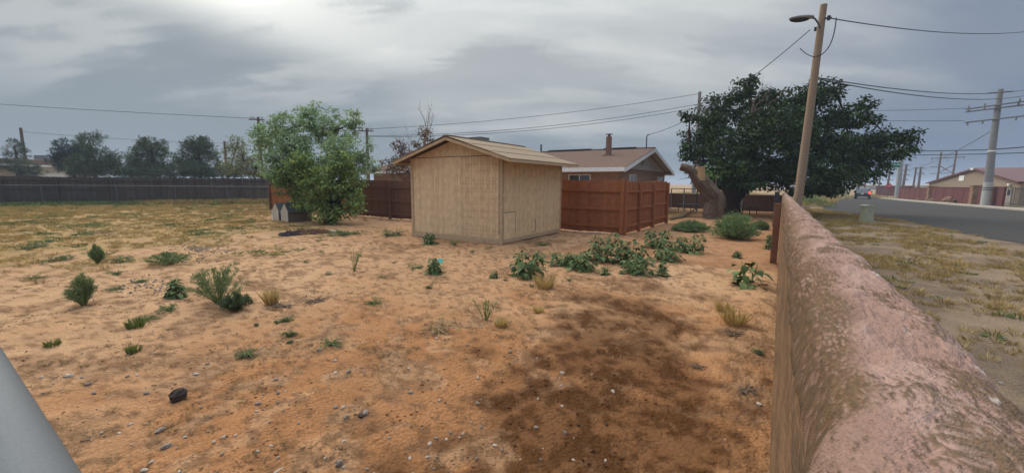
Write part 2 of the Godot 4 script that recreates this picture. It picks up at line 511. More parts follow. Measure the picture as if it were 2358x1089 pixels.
func soil(x: float, z: float) -> Color:
	var d := sqrt(x * x + z * z)
	var p := n_patch.get_noise_2d(x * 0.6, z * 0.6)
	var q := n_mid.get_noise_2d(x * 1.4 + 40.0, z * 1.4)
	var big := n_big.get_noise_2d(x * 0.6 + 90.0, z * 0.6)
	var sand := Color(0.53, 0.315, 0.172)
	var red := Color(0.37, 0.174, 0.076)
	var brown := Color(0.225, 0.118, 0.062)
	if x > 0.17:
		# verge: grey-brown gravelly soil
		var v := Color(0.29, 0.205, 0.135).lerp(Color(0.2, 0.145, 0.1), sstep(-0.2, 0.35, p + q * 0.5))
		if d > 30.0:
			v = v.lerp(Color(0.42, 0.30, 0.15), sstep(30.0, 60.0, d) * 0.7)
		return v
	var near := 1.0 - sstep(3.0, 7.0, d + p * 3.0)
	var c := sand.lerp(red, clampf(near * 0.75 + sstep(-0.1, 0.4, big) * 0.35, 0.0, 1.0))
	var s2 := n_fine.get_noise_2d(x * 0.42 + 15.0, z * 0.42) if d < 40.0 else 0.0
	var s3 := n_fine.get_noise_2d(x * 1.5 + 75.0, z * 1.5) if d < 14.0 else 0.0
	c = c.lerp(brown, sstep(0.10, 0.32, p * 0.55 + q * 0.5 + s2 * 0.45 + near * 0.10) * 0.75)
	c = c.lerp(sand * 1.08, sstep(0.1, 0.3, s2 + q * 0.3) * 0.4)
	c = c.lerp(brown * 0.75, sstep(0.12, 0.32, s3 + s2 * 0.5) * 0.6)
	c = c.lerp(Color(0.1, 0.044, 0.019), damp(x, z) * (0.7 + 0.3 * sstep(-0.25, 0.15, s2 + s3)))
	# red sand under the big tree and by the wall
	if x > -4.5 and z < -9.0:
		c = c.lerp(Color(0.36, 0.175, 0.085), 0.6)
	# straw-litter field at the left back
	var field := sstep(9.5, 15.0, -x * 0.92 + z * 0.25 + 1.5 + p * 5.0) * (1.0 - sstep(-9.5, -11.5, z + p * 2.0 + clampf(-x - 20.0, 0.0, 10.0) * 0.6 - 1.0) * (1.0 if x > -24.0 else 0.0))
	var straw := Color(0.42, 0.27, 0.115).lerp(Color(0.30, 0.21, 0.09), sstep(-0.1, 0.3, q))
	c = c.lerp(straw, field * 0.8)
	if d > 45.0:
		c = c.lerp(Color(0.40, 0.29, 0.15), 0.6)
	return c

func build_ground() -> void:
	var az := []
	var a := -97.0
	while a < 33.0:
		az.append(deg_to_rad(a))
		a += 0.32
	while a < 263.0:
		az.append(deg_to_rad(a))
		a += 5.0
	var rs := [0.0]
	var r := 0.35
	while r < 1600.0:
		rs.append(r)
		r *= 1.0145 if r < 45.0 else 1.05
	var na := az.size()
	var nr := rs.size()
	var v := PackedVector3Array()
	var c := PackedColorArray()
	var nn := PackedVector3Array()
	v.resize(na * nr); c.resize(na * nr); nn.resize(na * nr)
	for j in nr:
		for i in na:
			var x: float = rs[j] * sin(az[i])
			var z: float = -rs[j] * cos(az[i])
			v[j * na + i] = Vector3(x, gh(x, z), z)
			c[j * na + i] = soil(x, z)
	var idx := PackedInt32Array()
	for j in nr:
		for i in na:
			var p: Vector3 = v[min(j + 1, nr - 1) * na + i] - v[max(j - 1, 0) * na + i]
			var q: Vector3 = v[j * na + (i + 1) % na] - v[j * na + (i + na - 1) % na]
			var n := q.cross(p)
			nn[j * na + i] = n.normalized() if n.length() > 1e-9 else Vector3.UP
			if nn[j * na + i].y < 0:
				nn[j * na + i] = -nn[j * na + i]
			if j < nr - 1:
				var k := j * na + i
				var k2 := j * na + (i + 1) % na
				idx.append_array(PackedInt32Array([k, k + na, k2, k2, k + na, k2 + na]))
	var arr := []
	arr.resize(Mesh.ARRAY_MAX)
	arr[Mesh.ARRAY_VERTEX] = v
	arr[Mesh.ARRAY_NORMAL] = nn
	arr[Mesh.ARRAY_COLOR] = c
	arr[Mesh.ARRAY_INDEX] = idx
	var m := ArrayMesh.new()
	m.add_surface_from_arrays(Mesh.PRIMITIVE_TRIANGLES, arr)
	struct("ground", m, M.soil, "bare reddish sand of the yard running on to the dry verge")

func strip(st: SurfaceTool, za: float, zb: float, xa0: float, xa1: float, xb0: float, xb1: float, lift: float) -> void:
	var n := 6
	for i in n:
		var t0 := float(i) / n
		var t1 := float(i + 1) / n
		var p := [Vector3(lerpf(xa0, xa1, t0), 0, za), Vector3(lerpf(xa0, xa1, t1), 0, za), Vector3(lerpf(xb0, xb1, t1), 0, zb), Vector3(lerpf(xb0, xb1, t0), 0, zb)]
		for k in 4:
			p[k].y = fall(p[k].x, p[k].z) + lift
		quad(st, p[0], p[3], p[2], p[1])

func build_road() -> void:
	var st := ST()
	st.set_smooth_group(1)
	for i in ROAD.size() - 1:
		var n := 5
		for k in n:
			var z0: float = lerpf(ROAD[i][0], ROAD[i + 1][0], float(k) / n)
			var z1: float = lerpf(ROAD[i][0], ROAD[i + 1][0], float(k + 1) / n)
			var e0 := road_edges(z0 - 0.0001 if k == 0 else z0)
			var e1 := road_edges(z1 + 0.0001)
			var w0 := n_mid.get_noise_2d(z0 * 0.7, 3.0) * 0.5
			var w1 := n_mid.get_noise_2d(z1 * 0.7, 3.0) * 0.5
			if k == 0:
				w0 = n_mid.get_noise_2d(ROAD[i][0] * 0.7, 3.0) * 0.5
			strip(st, z0, z1, e0.x + w0, e0.y, e1.x + w1, e1.y, 0.008)
	struct("road", done(st), M.asphalt, "dark worn asphalt road running past the pink wall")
	st = ST()
	st.set_smooth_group(1)
	var x := -40.0
	while x < 1.9:
		for k in 2:
			var z0 := -37.0 - 2.6 * k
			var z1 := z0 - 2.6
			quad(st, Vector3(x, fall(x, z0) + 0.004, z0), Vector3(x, fall(x, z1) + 0.004, z1), Vector3(x + 2.0, fall(x + 2, z1) + 0.004, z1), Vector3(x + 2.0, fall(x + 2, z0) + 0.004, z0))
		x += 2.0
	struct("side_road", done(st), M.asphalt, "side road branching left behind the yard")
	st = ST()
	quad(st, Vector3(9, -0.74, -104), Vector3(9, -0.78, -112), Vector3(80, -0.78, -112), Vector3(80, -0.74, -104))
	struct("cross_road", done(st), M.asphalt, "far cross street beyond the parked truck")
	# kerb with a pavement behind it along the far side
	st = ST()
	var pv := ST()
	for i in range(1, ROAD.size() - 2):
		var z0: float = ROAD[i][0]
		var z1: float = ROAD[i + 1][0]
		if z0 < -90.0:
			break
		var a0: float = ROAD[i][2]
		var a1: float = ROAD[i + 1][2]
		var y0 := fall(a0, z0)
		var y1 := fall(a1, z1)
		quad(st, Vector3(a0, y0 - 0.05, z0), Vector3(a0 + 0.02, y0 + 0.13, z0), Vector3(a1 + 0.02, y1 + 0.13, z1), Vector3(a1, y1 - 0.05, z1))
		quad(st, Vector3(a0 + 0.02, y0 + 0.13, z0), Vector3(a0 + 0.2, y0 + 0.135, z0), Vector3(a1 + 0.2, y1 + 0.135, z1), Vector3(a1 + 0.02, y1 + 0.13, z1))
		quad(pv, Vector3(a0 + 0.2, y0 + 0.131, z0), Vector3(a0 + 1.3, y0 + 0.14, z0), Vector3(a1 + 1.3, y1 + 0.14, z1), Vector3(a1 + 0.2, y1 + 0.131, z1))
		quad(pv, Vector3(a0 + 1.3, y0 + 0.14, z0), Vector3(a0 + 1.4, y0 - 0.1, z0), Vector3(a1 + 1.4, y1 - 0.1, z1), Vector3(a1 + 1.3, y1 + 0.14, z1))
	struct("kerb", done(st), M.concrete, "pale concrete kerb along the far side of the road")
	struct("pavement", done(pv), M.concrete, "narrow concrete pavement behind the far kerb")

# ------------------------------------------------------------------ sky
func build_sky(env: Environment) -> void:
	var w := 2048
	var h := 1024
	var im := Image.create_empty(w, h, false, Image.FORMAT_RGBF)
	im.fill(Color(0.2, 0.15, 0.1))
	var n1 := FastNoiseLite.new()
	n1.seed = 4
	n1.frequency = 0.75
	n1.fractal_octaves = 6
	n1.fractal_gain = 0.52
	n1.domain_warp_enabled = true
	n1.domain_warp_amplitude = 0.5
	n1.domain_warp_frequency = 0.8
	var n2 := FastNoiseLite.new()
	n2.seed = 19
	n2.frequency = 0.35
	n2.fractal_octaves = 3
	var sun := SUN_TO
	for j in range(0, h / 2 + 2):
		var th := PI * (j + 0.5) / h
		var y := cos(th)
		var el := rad_to_deg(asin(clampf(y, -1, 1)))
		for i in w:
			var ph := TAU * (i + 0.5) / w
			var d := Vector3(sin(th) * sin(ph), y, -sin(th) * cos(ph))
			# a sheet of cloud overhead, seen in perspective and drawn out by the wind
			var k := 1.0 / (maxf(y, 0.0) + 0.22)
			var px := d.x * k
			var pz := d.z * k
			var qx := px * 0.55 + pz * 0.83
			var qz := -px * 0.83 + pz * 0.55
			var n := n1.get_noise_2d(qx * 2.6, qz * 0.95)
			var b := n2.get_noise_2d(qx * 1.5 + 5.0, qz * 0.9)
			var ang := rad_to_deg(acos(clampf(d.dot(sun), -1, 1)))
			var away := sstep(56.0, 86.0, ang + n * 9.0 + b * 12.0) * (1.0 - 0.7 * sstep(105.0, 150.0, ang))
			# the edge of the bright deck lies higher towards the left
			var azl := rad_to_deg(atan2(-d.x, -d.z))
			var edge := lerpf(4.0, 13.5, sstep(28.0, 84.0, azl) * (1.0 - sstep(110.0, 170.0, azl)))
			var lift := sstep(edge, edge + 10.0, el + b * 7.0 + n * 5.0)
			var low := Color(0.103, 0.124, 0.143).lerp(Color(0.076, 0.098, 0.138), away)
			var c := low.lerp(Color(0.2, 0.214, 0.222).lerp(Color(0.094, 0.114, 0.148), away), lift)
			var wisp := sstep(0.02, 0.5, n - b * 0.4) * sstep(6.0, 16.0, el)
			c = c.lerp(Color(0.13, 0.145, 0.16), wisp * 0.55 * (1.0 - away))
			var bright := sstep(-0.02, 0.5, -n - b * 0.3) * sstep(5.0, 12.0, el)
			c = c.lerp(Color(0.255, 0.264, 0.264), bright * (0.5 - 0.42 * away))
			# zenith raised beyond overcast to light ground and shed; brightest round the veiled sun
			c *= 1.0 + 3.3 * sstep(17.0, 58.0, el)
			var glow := 1.1 * exp(-pow(ang / 12.0, 2.0)) + 0.17 * exp(-pow(ang / 25.0, 2.0)) + 0.045 * exp(-pow(ang / 46.0, 2.0))
			c += Color(1.0, 0.95, 0.82) * glow * clampf(0.15 + 0.85 * lift, 0.0, 1.0) * (1.0 - 0.7 * wisp) * (1.0 + 0.4 * bright)
			im.set_pixel(i, j, c)
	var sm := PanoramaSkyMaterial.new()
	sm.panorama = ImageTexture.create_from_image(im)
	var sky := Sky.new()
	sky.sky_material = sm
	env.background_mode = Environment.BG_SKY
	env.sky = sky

const SUN_TO := Vector3(-0.7436, 0.6157, -0.2608)

# ------------------------------------------------------------------ the pink wall
func build_wall() -> void:
	var t := thing("stucco_wall", "long pink stuccoed garden wall with crusted dirty top at the right", "wall", Vector3(0.17, 0, 0))
	# profile: inner face up, over the rounded top, outer face down
	var ln := [-26.0]
	var z := 0.75
	var zs := []
	while z > -26.0:
		zs.append(z)
		z -= 0.0045 + 0.0066 * absf(minf(z + 0.35, 0.0))
	zs.append(-26.0)
	var prof := []   # x, y relative to top; weight of lumps
	prof.append([-0.108, -1.7, 0.0])
	for k in 40:
		prof.append([-0.108, -1.3 + k * 0.0288, 0.25])
	var np := 100
	for k in np + 1:
		var u := float(k) / np
		var x := lerpf(-0.108, 0.112, u)
		var e := absf((x - 0.002) / 0.11)
		var y := -0.075 * pow(e, 5.0) - 0.055 * pow(maxf(0.0, (e - 0.75) / 0.25), 2.0)
		prof.append([x, y, 1.0])
	for k in 5:
		prof.append([0.112, -0.25 - k * 0.35, 0.3])
	var n := prof.size()
	var v := PackedVector3Array()
	var c := PackedColorArray()
	var idx := PackedInt32Array()
	var pink := Color(0.325, 0.2, 0.158)
	var pale := Color(0.39, 0.255, 0.205)
	var dirt := Color(0.125, 0.085, 0.055)
	var moss := Color(0.185, 0.115, 0.066)
	var inner := Color(0.37, 0.222, 0.128)
	for j in zs.size():
		var zz: float = zs[j]
		var dist := maxf(0.0, -zz)
		var top := 1.415 - 0.009 * dist + 0.006 * n_mid.get_noise_1d(zz * 0.9)
		var near := sstep(-0.62, -0.55, zz)
		for i in n:
			var q: Array = prof[i]
			var x: float = q[0]
			var y: float = q[1]
			var lw: float = q[2]
			var s := x if lw >= 1.0 else (x + (-0.3 - y) * 0.3 if x < 0 else x + (-0.3 - y) * 0.3)
			# lumpy sprayed stucco: rounded knobs plus grain
			var wx := s + 0.006 * n_fine.get_noise_2d(s * 6.0, zz * 6.0)
			var d1 := n_cell.get_noise_2d(wx * 34.0, zz * 27.0 + y * 12.0) + 1.0
			var d2 := n_cell.get_noise_2d(wx * 70.0 + 31.0, zz * 60.0 + y * 20.0) + 1.0
			var cell := d1 - 1.0
			var soft := n_mid.get_noise_2d(s * 8.0 + 3.0, zz * 3.2)
			var g := n_fine.get_noise_2d(s * 40.0 + 9.0, zz * 26.0 + y * 20.0)
			var knob := sqrt(maxf(0.0, 1.0 - d1 * d1)) * 0.017 + sqrt(maxf(0.0, 1.0 - d2 * d2)) * 0.005
			var dsp := (knob * (0.7 + 0.5 * sstep(-0.3, 0.3, n_patch.get_noise_2d(s * 4.0 + 50.0, zz * 2.0))) - 0.01 + 0.01 * soft + 0.004 * g) * lw
			var e := clampf((x + 0.108) / 0.22, 0.0, 1.0)
			var nx := (-1.0 if e < 0.12 else (1.0 if e > 0.9 else 0.0))
			var p := Vector3(x, top + y, zz)
			if i < 41 and y > -1.6:
				dsp = 0.012 * n_mid.get_noise_2d(zz * 0.6, y * 4.0) * 0.6
			p += Vector3(nx * (1.0 if y < -0.03 else 0.4), 1.0 if y > -0.1 else 0.0, 0).normalized() * dsp
			# the inner shoulder sags and is eaten away; the nearest length is thicker
			var bite := sstep(0.42, 0.0, e) * (0.016 + 0.03 * sstep(-0.15, 0.4, n_patch.get_noise_2d(zz * 1.3, 8.0)))
			if lw >= 1.0:
				p.y -= bite * (1.0 - near)
				p.y -= 0.012 * near * sstep(0.35, 0.0, e)
			p.x -= 0.018 * near * (1.0 if e < 0.5 else 0.0) * (1.0 if y > -0.2 else 0.6)
			v.append(p)
			var col := pink.lerp(pale, sstep(-0.1, 0.4, soft + g * 0.3))
			var dm := n_patch.get_noise_2d(s * 9.0 + 2.0, zz * 5.0) * 0.8 + 0.5 * g + 0.25 * n_fine.get_noise_2d(s * 12.0, zz * 9.0 + 4.0)
			var shoulder := sstep(0.36, 0.14, e + 0.2 * n_patch.get_noise_2d(zz * 2.0, s * 6.0 + 30.0)) * (1.0 - near * 0.65)
			if lw >= 1.0:
				col = col.lerp(moss.lerp(dirt, sstep(-0.3, 0.4, g)), clampf(sstep(0.17, 0.25, dm) * 0.9 + shoulder * sstep(-0.42, 0.02, g + dm * 0.4 + 0.2), 0.0, 1.0))
				# a few chips down to white plaster at the outer edge
				col = col.lerp(Color(0.7, 0.64, 0.58), sstep(0.50, 0.56, n_patch.get_noise_2d(s * 14.0 + 70.0, zz * 9.0) + 0.35 * g) * sstep(0.45, 0.75, e) * 0.7)
			elif x < 0:
				# grey lichen and dirt caught in the render, thickest under the crust
				var li := n_patch.get_noise_2d(zz * 2.2, y * 5.0 + 12.0) + 0.7 * n_fine.get_noise_2d(zz * 5.0, y * 9.0) + 0.4 * n_fine.get_noise_2d(zz * 14.0, y * 24.0)
				col = inner.lerp(Color(0.15, 0.115, 0.085), sstep(0.1, 0.3, li + 0.35 * sstep(-0.55, -0.12, y)) * 0.6)
				col = col.lerp(Color(0.42, 0.27, 0.17), sstep(0.1, 0.3, -li - 0.1) * 0.4)
			c.append(col)
			if j > 0 and i > 0:
				var k := j * n + i
				idx.append_array(PackedInt32Array([k - n - 1, k - 1, k - n, k - n, k - 1, k]))
	# smooth normals from the grid
	var nn := PackedVector3Array()
	nn.resize(v.size())
	for j in zs.size():
		for i in n:
			var a: Vector3 = v[mini(j + 1, zs.size() - 1) * n + i] - v[maxi(j - 1, 0) * n + i]
			var b: Vector3 = v[j * n + mini(i + 1, n - 1)] - v[j * n + maxi(i - 1, 0)]
			nn[j * n + i] = b.cross(a).normalized() * -1.0
	for i in range(0, idx.size(), 3):
		var f := (v[idx[i + 1]] - v[idx[i]]).cross(v[idx[i + 2]] - v[idx[i]])
		if f.dot(nn[idx[i]]) > 0:
			for k in nn.size():
				nn[k] = -nn[k]
		break
	# two parts: the crusted coping and the smoother inner face
	var ia := PackedInt32Array()
	var ib := PackedInt32Array()
	for i in range(0, idx.size(), 3):
		var lo := mini(idx[i] % n, mini(idx[i + 1] % n, idx[i + 2] % n))
		if lo < 40:
			ib.append_array(PackedInt32Array([idx[i], idx[i + 1], idx[i + 2]]))
		else:
			ia.append_array(PackedInt32Array([idx[i], idx[i + 1], idx[i + 2]]))
	for k in 2:
		var arr := []
		arr.resize(Mesh.ARRAY_MAX)
		arr[Mesh.ARRAY_VERTEX] = v
		arr[Mesh.ARRAY_NORMAL] = nn
		arr[Mesh.ARRAY_COLOR] = c
		arr[Mesh.ARRAY_INDEX] = ia if k == 0 else ib
		var m := ArrayMesh.new()
		m.add_surface_from_arrays(Mesh.PRIMITIVE_TRIANGLES, arr)
		var o := part("coping" if k == 0 else "inner_face", m, M.stucco if k == 0 else M.wall_face, t)
		o.set_meta("label", "crusted pink top with dark dirt patches" if k == 0 else "smooth brown trowelled inner face")
	boxat("end_cap", Vector3(0, 0.55, -26.02), Vector3(0.2, 1.1, 0.04), M.pillar, t)

# ------------------------------------------------------------------ shed
func build_shed() -> void:
	var t := thing("garden_shed", "tan painted wooden shed with low gabled roof in the middle of the yard", "shed", Vector3(-7.78, 0, -10.78))
	# local: x -1.66..1.66, z 1.74 (front) .. -1.72
	var hx := 1.66
	var hz := 1.74
	var wh := 2.33
	var rise := 0.5
	# core walls
	var core := part("wall_core", prism([Vector2(-hx + 0.012, 0.06), Vector2(hx - 0.008, 0.06), Vector2(hx - 0.008, wh), Vector2(0, wh + rise - 0.03), Vector2(-hx + 0.012, wh)], -hz + 0.02, hz - 0.012), M.tan[1], t)
	core.set_meta("label", "painted wall sheathing behind the siding boards")
	# siding boards on the front (z+)
	var front := Node3D.new()
	front.name = "front_siding"
	t.add_child(front)
	var seams := [-0.655, 0.26]
	var bw := 0.0995
	var nb := int(round(2 * hx / bw))
	var bm := {}
	for k in nb:
		var x := -hx + (k + 0.5) * 2 * hx / nb
		var gap := 0.0045 if x < 0.26 else 0.0085
		for sx in seams:
			if absf(x - 0.5 * bw - sx) < bw * 0.5:
				gap = 0.02
		var y0 := 0.17
		var y1 := 2.345
		var ms: Array = M.tan if x < 0.26 else M.tan_worn
		var key := "%.3f" % gap
		if not bm.has(key):
			bm[key] = boxm(Vector3(2 * hx / nb - gap, y1 - y0, 0.014), 0.003)
		var o := part("siding_board", bm[key], ms[(k * 7 + k / 3) % 3], front, Vector3(x, (y0 + y1) / 2 , hz - 0.012 + rng.randf_range(-0.0015, 0.0015)))
		o.rotation.z = rng.randf_range(-0.0006, 0.0006)
		# gable boards above, cut to the roof line
		var yt := wh + rise * (1.0 - absf(x) / hx) - 0.05
		if yt > 2.42:
			var xa := x - bw * 0.5 + 0.004
			var xb := x + bw * 0.5 - 0.004
			var ya := wh + rise * (1.0 - absf(xa) / hx) - 0.02
			var yb := wh + rise * (1.0 - absf(xb) / hx) - 0.02
			part("gable_board", prism([Vector2(xa, 2.365), Vector2(xb, 2.365), Vector2(xb, yb), Vector2(xa, ya)], hz - 0.018, hz - 0.004), M.tan[(k * 5) % 3], front)
	# siding on the right side (x+)
	var side := Node3D.new()
	side.name = "side_siding"
	t.add_child(side)
	var ns := int(round(2 * hz / bw))
	var sm := boxm(Vector3(0.014, 2.17, 2 * hz / ns - 0.005), 0.003)
	for k in ns:
		var z := hz - (k + 0.5) * 2 * hz / ns
		var o := part("siding_board", sm, M.tan_side[(k * 7 + k / 4) % 3], side, Vector3(hx - 0.008 + rng.randf_range(-0.001, 0.001), 1.235, z))
		o.rotation.x = rng.randf_range(-0.0006, 0.0006)
	# left and back get plain siding sheets
	boxat("back_panel", Vector3(0, 1.235, -hz + 0.01), Vector3(2 * hx - 0.1, 2.17, 0.014), M.tan[0], t)
	boxat("left_panel", Vector3(-hx + 0.01, 1.235, 0), Vector3(0.014, 2.17, 2 * hz - 0.1), M.tan[0], t)
	# small hatch in the side wall
	var hatch := boxat("hatch", Vector3(hx + 0.008, 0.50, 1.40), Vector3(0.016, 0.70, 0.58), M.tan_side[2], t, 0.003)
	hatch.set_meta("label", "small square hatch low in the side wall")
	boxat("hatch_seam", Vector3(0.0, 0.0, -0.297), Vector3(0.012, 0.70, 0.013), M.black_gap, hatch)
	boxat("hatch_seam", Vector3(0.0, 0.357, 0.0), Vector3(0.012, 0.012, 0.58), M.black_gap, hatch)
	# a wire bracket on the side wall
	part("wire_hook", tubem([Vector3(hx + 0.012, 0.62, 0.08), Vector3(hx + 0.03, 0.58, 0.0), Vector3(hx + 0.02, 0.22, -0.03), Vector3(hx + 0.02, 0.21, 0.2)], [0.006], 5), M.dark_metal, t)
	# trims
	for cz in [1, -1]:
		for cx in [-1, 1]:
			boxat("corner_trim", Vector3(cx * (hx - 0.035), 1.225, cz * (hz + 0.006)), Vector3(0.085, 2.24, 0.018), M.tan_trim, t, 0.003)
			boxat("corner_trim", Vector3(cx * (hx + 0.008), 1.225, cz * (hz - 0.03)), Vector3(0.016, 2.24, 0.075), M.tan_trim, t, 0.003)
	boxat("skirt_board", Vector3(0, 0.085, hz + 0.004), Vector3(2 * hx + 0.03, 0.15, 0.025), M.tan_trim, t, 0.004)
	boxat("skirt_board", Vector3(hx + 0.006, 0.095, 0), Vector3(0.025, 0.12, 2 * hz - 0.03), M.tan_trim, t, 0.004)
	boxat("seam_gap", Vector3(hx - 0.1, 1.3, hz - 0.008), Vector3(0.014, 2.05, 0.012), M.black_gap, t)
	boxat("gable_seam", Vector3(0, 2.355, hz - 0.012), Vector3(2 * hx - 0.2, 0.014, 0.008), M.black_gap, t)
	# roof: two slopes of lapped sheets, fascia boards
	var roof := Node3D.new()
	roof.name = "roof"
	t.add_child(roof)
	var ex := hx + 0.46
	var zf := hz + 0.33
	var zb := -hz - 0.36
	var slope := rise / hx
	for sgn in [-1.0, 1.0]:
		for k in 3:
			var u0 := ex * k / 3.0
			var u1 := ex * (k + 1) / 3.0 + (0.05 if k < 2 else 0.0)
			var up := 0.012 * (2 - k)
			var ya := wh + rise + 0.06 - slope * u0 + up
			var yb := wh + rise + 0.06 - slope * u1 + up
			part("roof_sheet", prism([Vector2(sgn * u0, ya), Vector2(sgn * u1, yb), Vector2(sgn * u1, yb - 0.016), Vector2(sgn * u0, ya - 0.016)], zb + 0.01 * k, zf - 0.004 * k), M.tan_roof, roof)
		# fascia along the eave and barge boards on the gables
		boxat("eave_board", Vector3(sgn * (ex - 0.015), wh + rise - slope * ex + 0.005, (zf + zb) / 2), Vector3(0.022, 0.075, zf - zb - 0.06), M.tan_trim, roof, 0.003)
		for zz in [zf - 0.02, zb + 0.04]:
			var y0 := wh + rise + 0.042
			var y1 := y0 - slope * ex
			part("barge_board", prism([Vector2(sgn * 0.001, y0), Vector2(sgn * (ex - 0.03), y1 + 0.01), Vector2(sgn * (ex - 0.03), y1 - 0.075), Vector2(sgn * 0.001, y0 - 0.085)], zz - 0.02, zz), M.tan_trim, roof)
		# roof deck under the sheets
		part("deck", prism([Vector2(sgn * 0.002, wh + rise + 0.04), Vector2(sgn * (ex - 0.03), wh + rise + 0.04 - slope * (ex - 0.03)), Vector2(sgn * (ex - 0.03), wh + rise + 0.02 - slope * (ex - 0.03)), Vector2(sgn * 0.002, wh + rise + 0.02)], zb + 0.06, zf - 0.045), M.pole_dark, roof)
	boxat("ridge_cap", Vector3(0, wh + rise + 0.085, (zf + zb) / 2), Vector3(0.16, 0.02, zf - zb - 0.01), M.tan_roof, roof, 0.006)

# ------------------------------------------------------------------ fences
func picket_mesh(w: float, h: float, ear: float) -> ArrayMesh:
	return prism([Vector2(-w / 2, 0), Vector2(w / 2, 0), Vector2(w / 2, h - ear), Vector2(w / 2 - ear, h), Vector2(-w / 2 + ear, h), Vector2(-w / 2, h - ear)], -0.009, 0.009)

# a run of boards from a to b; posts and rails stand on the `face` side (unit vector across the run)
func board_fence(t: Node3D, a: Vector3, b: Vector3, face: Vector3, h: float, bw: float, boards: Array, frame: Material, rails: Array, posts: Array, ph: float, pw := 0.1) -> void:
	var along := (b - a).normalized()
	var len := a.distance_to(b)
	var n := int(len / bw)
	var pm := [picket_mesh(bw - 0.002, h - 0.05, 0.025), picket_mesh(bw - 0.0035, h - 0.04, 0.022)]
	var yaw := atan2(-along.z, along.x)
	for k in n:
		var p := a + along * (k + 0.5) * len / n
		var o := part("board", pm[k % 2], boards[rng.randi() % boards.size()], t, Vector3(p.x, gh(p.x, p.z) + 0.045 + rng.randf_range(-0.012, 0.01), p.z) - t.position)
		o.rotation.y = yaw
		o.rotation.z = rng.randf_range(-0.0018, 0.0018)
		o.position += face * rng.randf_range(-0.002, 0.002)
	for ry in rails:
		for i in posts.size() - 1:
			var p0: float = posts[i]
			var p1: float = posts[i + 1]
			var c := a + along * (p0 + p1) * 0.5 + face * 0.033
			var o := part("rail", boxm(Vector3(absf(p1 - p0) - pw, 0.085, 0.038), 0.004), frame, t, Vector3(c.x, gh(c.x, c.z) + ry, c.z) - t.position)
			o.rotation.y = yaw
			o.rotation.z = rng.randf_range(-0.003, 0.003)
	for s in posts:
		var c: Vector3 = a + along * float(s) + face * 0.07
		var o := part("post", boxm(Vector3(pw, ph + 0.2, pw), 0.006), frame, t, Vector3(c.x, gh(c.x, c.z) + ph / 2 - 0.1, c.z) - t.position)
		o.rotation.y = yaw

func build_fences() -> void:
	var t := thing("wooden_fence", "red-brown stained board fence enclosing a corner right of the shed", "fence", Vector3(-4.15, 0, -13.12))
	board_fence(t, Vector3(-7.3, 0, -13.2), Vector3(-4.2, 0, -13.2), Vector3(0, 0, 1), 1.76, 0.14, M.red, M.red[0], [0.26, 0.83, 1.42], [0.0, 3.06], 1.78, 0.12)
	board_fence(t, Vector3(-4.22, 0, -13.2), Vector3(-4.02, 0, -18.2), Vector3(1, 0, 0.04), 1.74, 0.14, M.red, M.red[2], [0.26, 0.83, 1.40], [0.0, 1.4, 3.0, 4.95], 1.70, 0.1)
	t = thing("wooden_fence", "dark maroon board fence between the bushy tree and the shed", "fence", Vector3(-13, 0, -12.75))
	board_fence(t, Vector3(-17.4, 0, -12.85), Vector3(-8.2, 0, -12.75), Vector3(0, 0, 1), 1.72, 0.14, M.maroon, M.maroon[0], [0.2, 0.8, 1.4], [0.1, 2.7, 5.2, 7.8, 9.1], 1.66)
	t = thing("wooden_fence", "low orange board fence behind the two dog kennels", "fence", Vector3(-21, 0, -13.0))
	board_fence(t, Vector3(-25.2, 0, -13.0), Vector3(-17.7, 0, -13.0), Vector3(0, 0, 1), 1.36, 0.14, [M.orange_wood, M.red[2]], M.maroon[2], [0.25, 0.95], [0.0, 2.5, 5.0, 7.4], 1.38)
	# the long weathered fence on the left boundary
	t = thing("wooden_fence", "long weathered grey-brown board fence across the left background", "fence", Vector3(-38, 0, -10))
	var a := Vector3(-42.6, 0, -3.2)
	var b := Vector3(-33.4, 0, -21.0)
	var face := Vector3(0.888, 0, 0.459)
	board_fence(t, a, b, face, 1.84, 0.145, M.old, M.old[1], [0.34, 1.05, 1.62], [0.0, 1.9, 4.4, 6.9, 9.6, 12.1, 14.5, 17.1, 20.0], 1.72)
	# a galvanised chain-link fence in front of it
	t = thing("chain_link_fence", "low galvanised chain-link fence in front of the weathered boards", "fence", Vector3(-36, 0, -10))
	var ca := Vector3(-41.6, 0, -2.6)
	var cb := Vector3(-29.4, 0, -16.4)
	var al := (cb - ca).normalized()
	var cl := ca.distance_to(cb)
	var yof := func(p: Vector3) -> Vector3: return Vector3(p.x, gh(p.x, p.z), p.z) - t.position
	part("top_rail", tubem([yof.call(ca) + Vector3(0, 1.28, 0), yof.call((ca + cb) / 2) + Vector3(0, 1.27, 0), yof.call(cb) + Vector3(0, 1.24, 0)], [0.018], 6), M.galv, t)
	for s in [0.4, 4.6, 8.4, 11.6, 14.6, 18.2]:
		var p: Vector3 = yof.call(ca + al * float(s))
		part("post", tubem([p - Vector3(0, 0.1, 0), p + Vector3(0.02, 1.27, 0)], [0.022], 6), M.galv, t)
	var st := ST()
	var k := 0.0
	while k < cl:
		for sg in [-1.0, 1.0]:
			var s0 := k
			var s1: float = clampf(k + 1.15 * sg, 0.0, cl)
			if absf(s1 - s0) > 0.3:
				var p0: Vector3 = yof.call(ca + al * s0) + Vector3(0, 0.06, 0)
				var p1: Vector3 = yof.call(ca + al * s1) + Vector3(0, 0.06 + 1.18 * absf(s1 - s0) / 1.15, 0)
				var w := (p1 - p0).cross(Vector3(al.z, 0, -al.x)).normalized() * 0.0016
				quad(st, p0 - w, p1 - w, p1 + w, p0 + w)
		k += 0.12
	var mesh := part("wire_mesh", done(st), M.galv, t)
	mesh.set_meta("kind", "stuff")

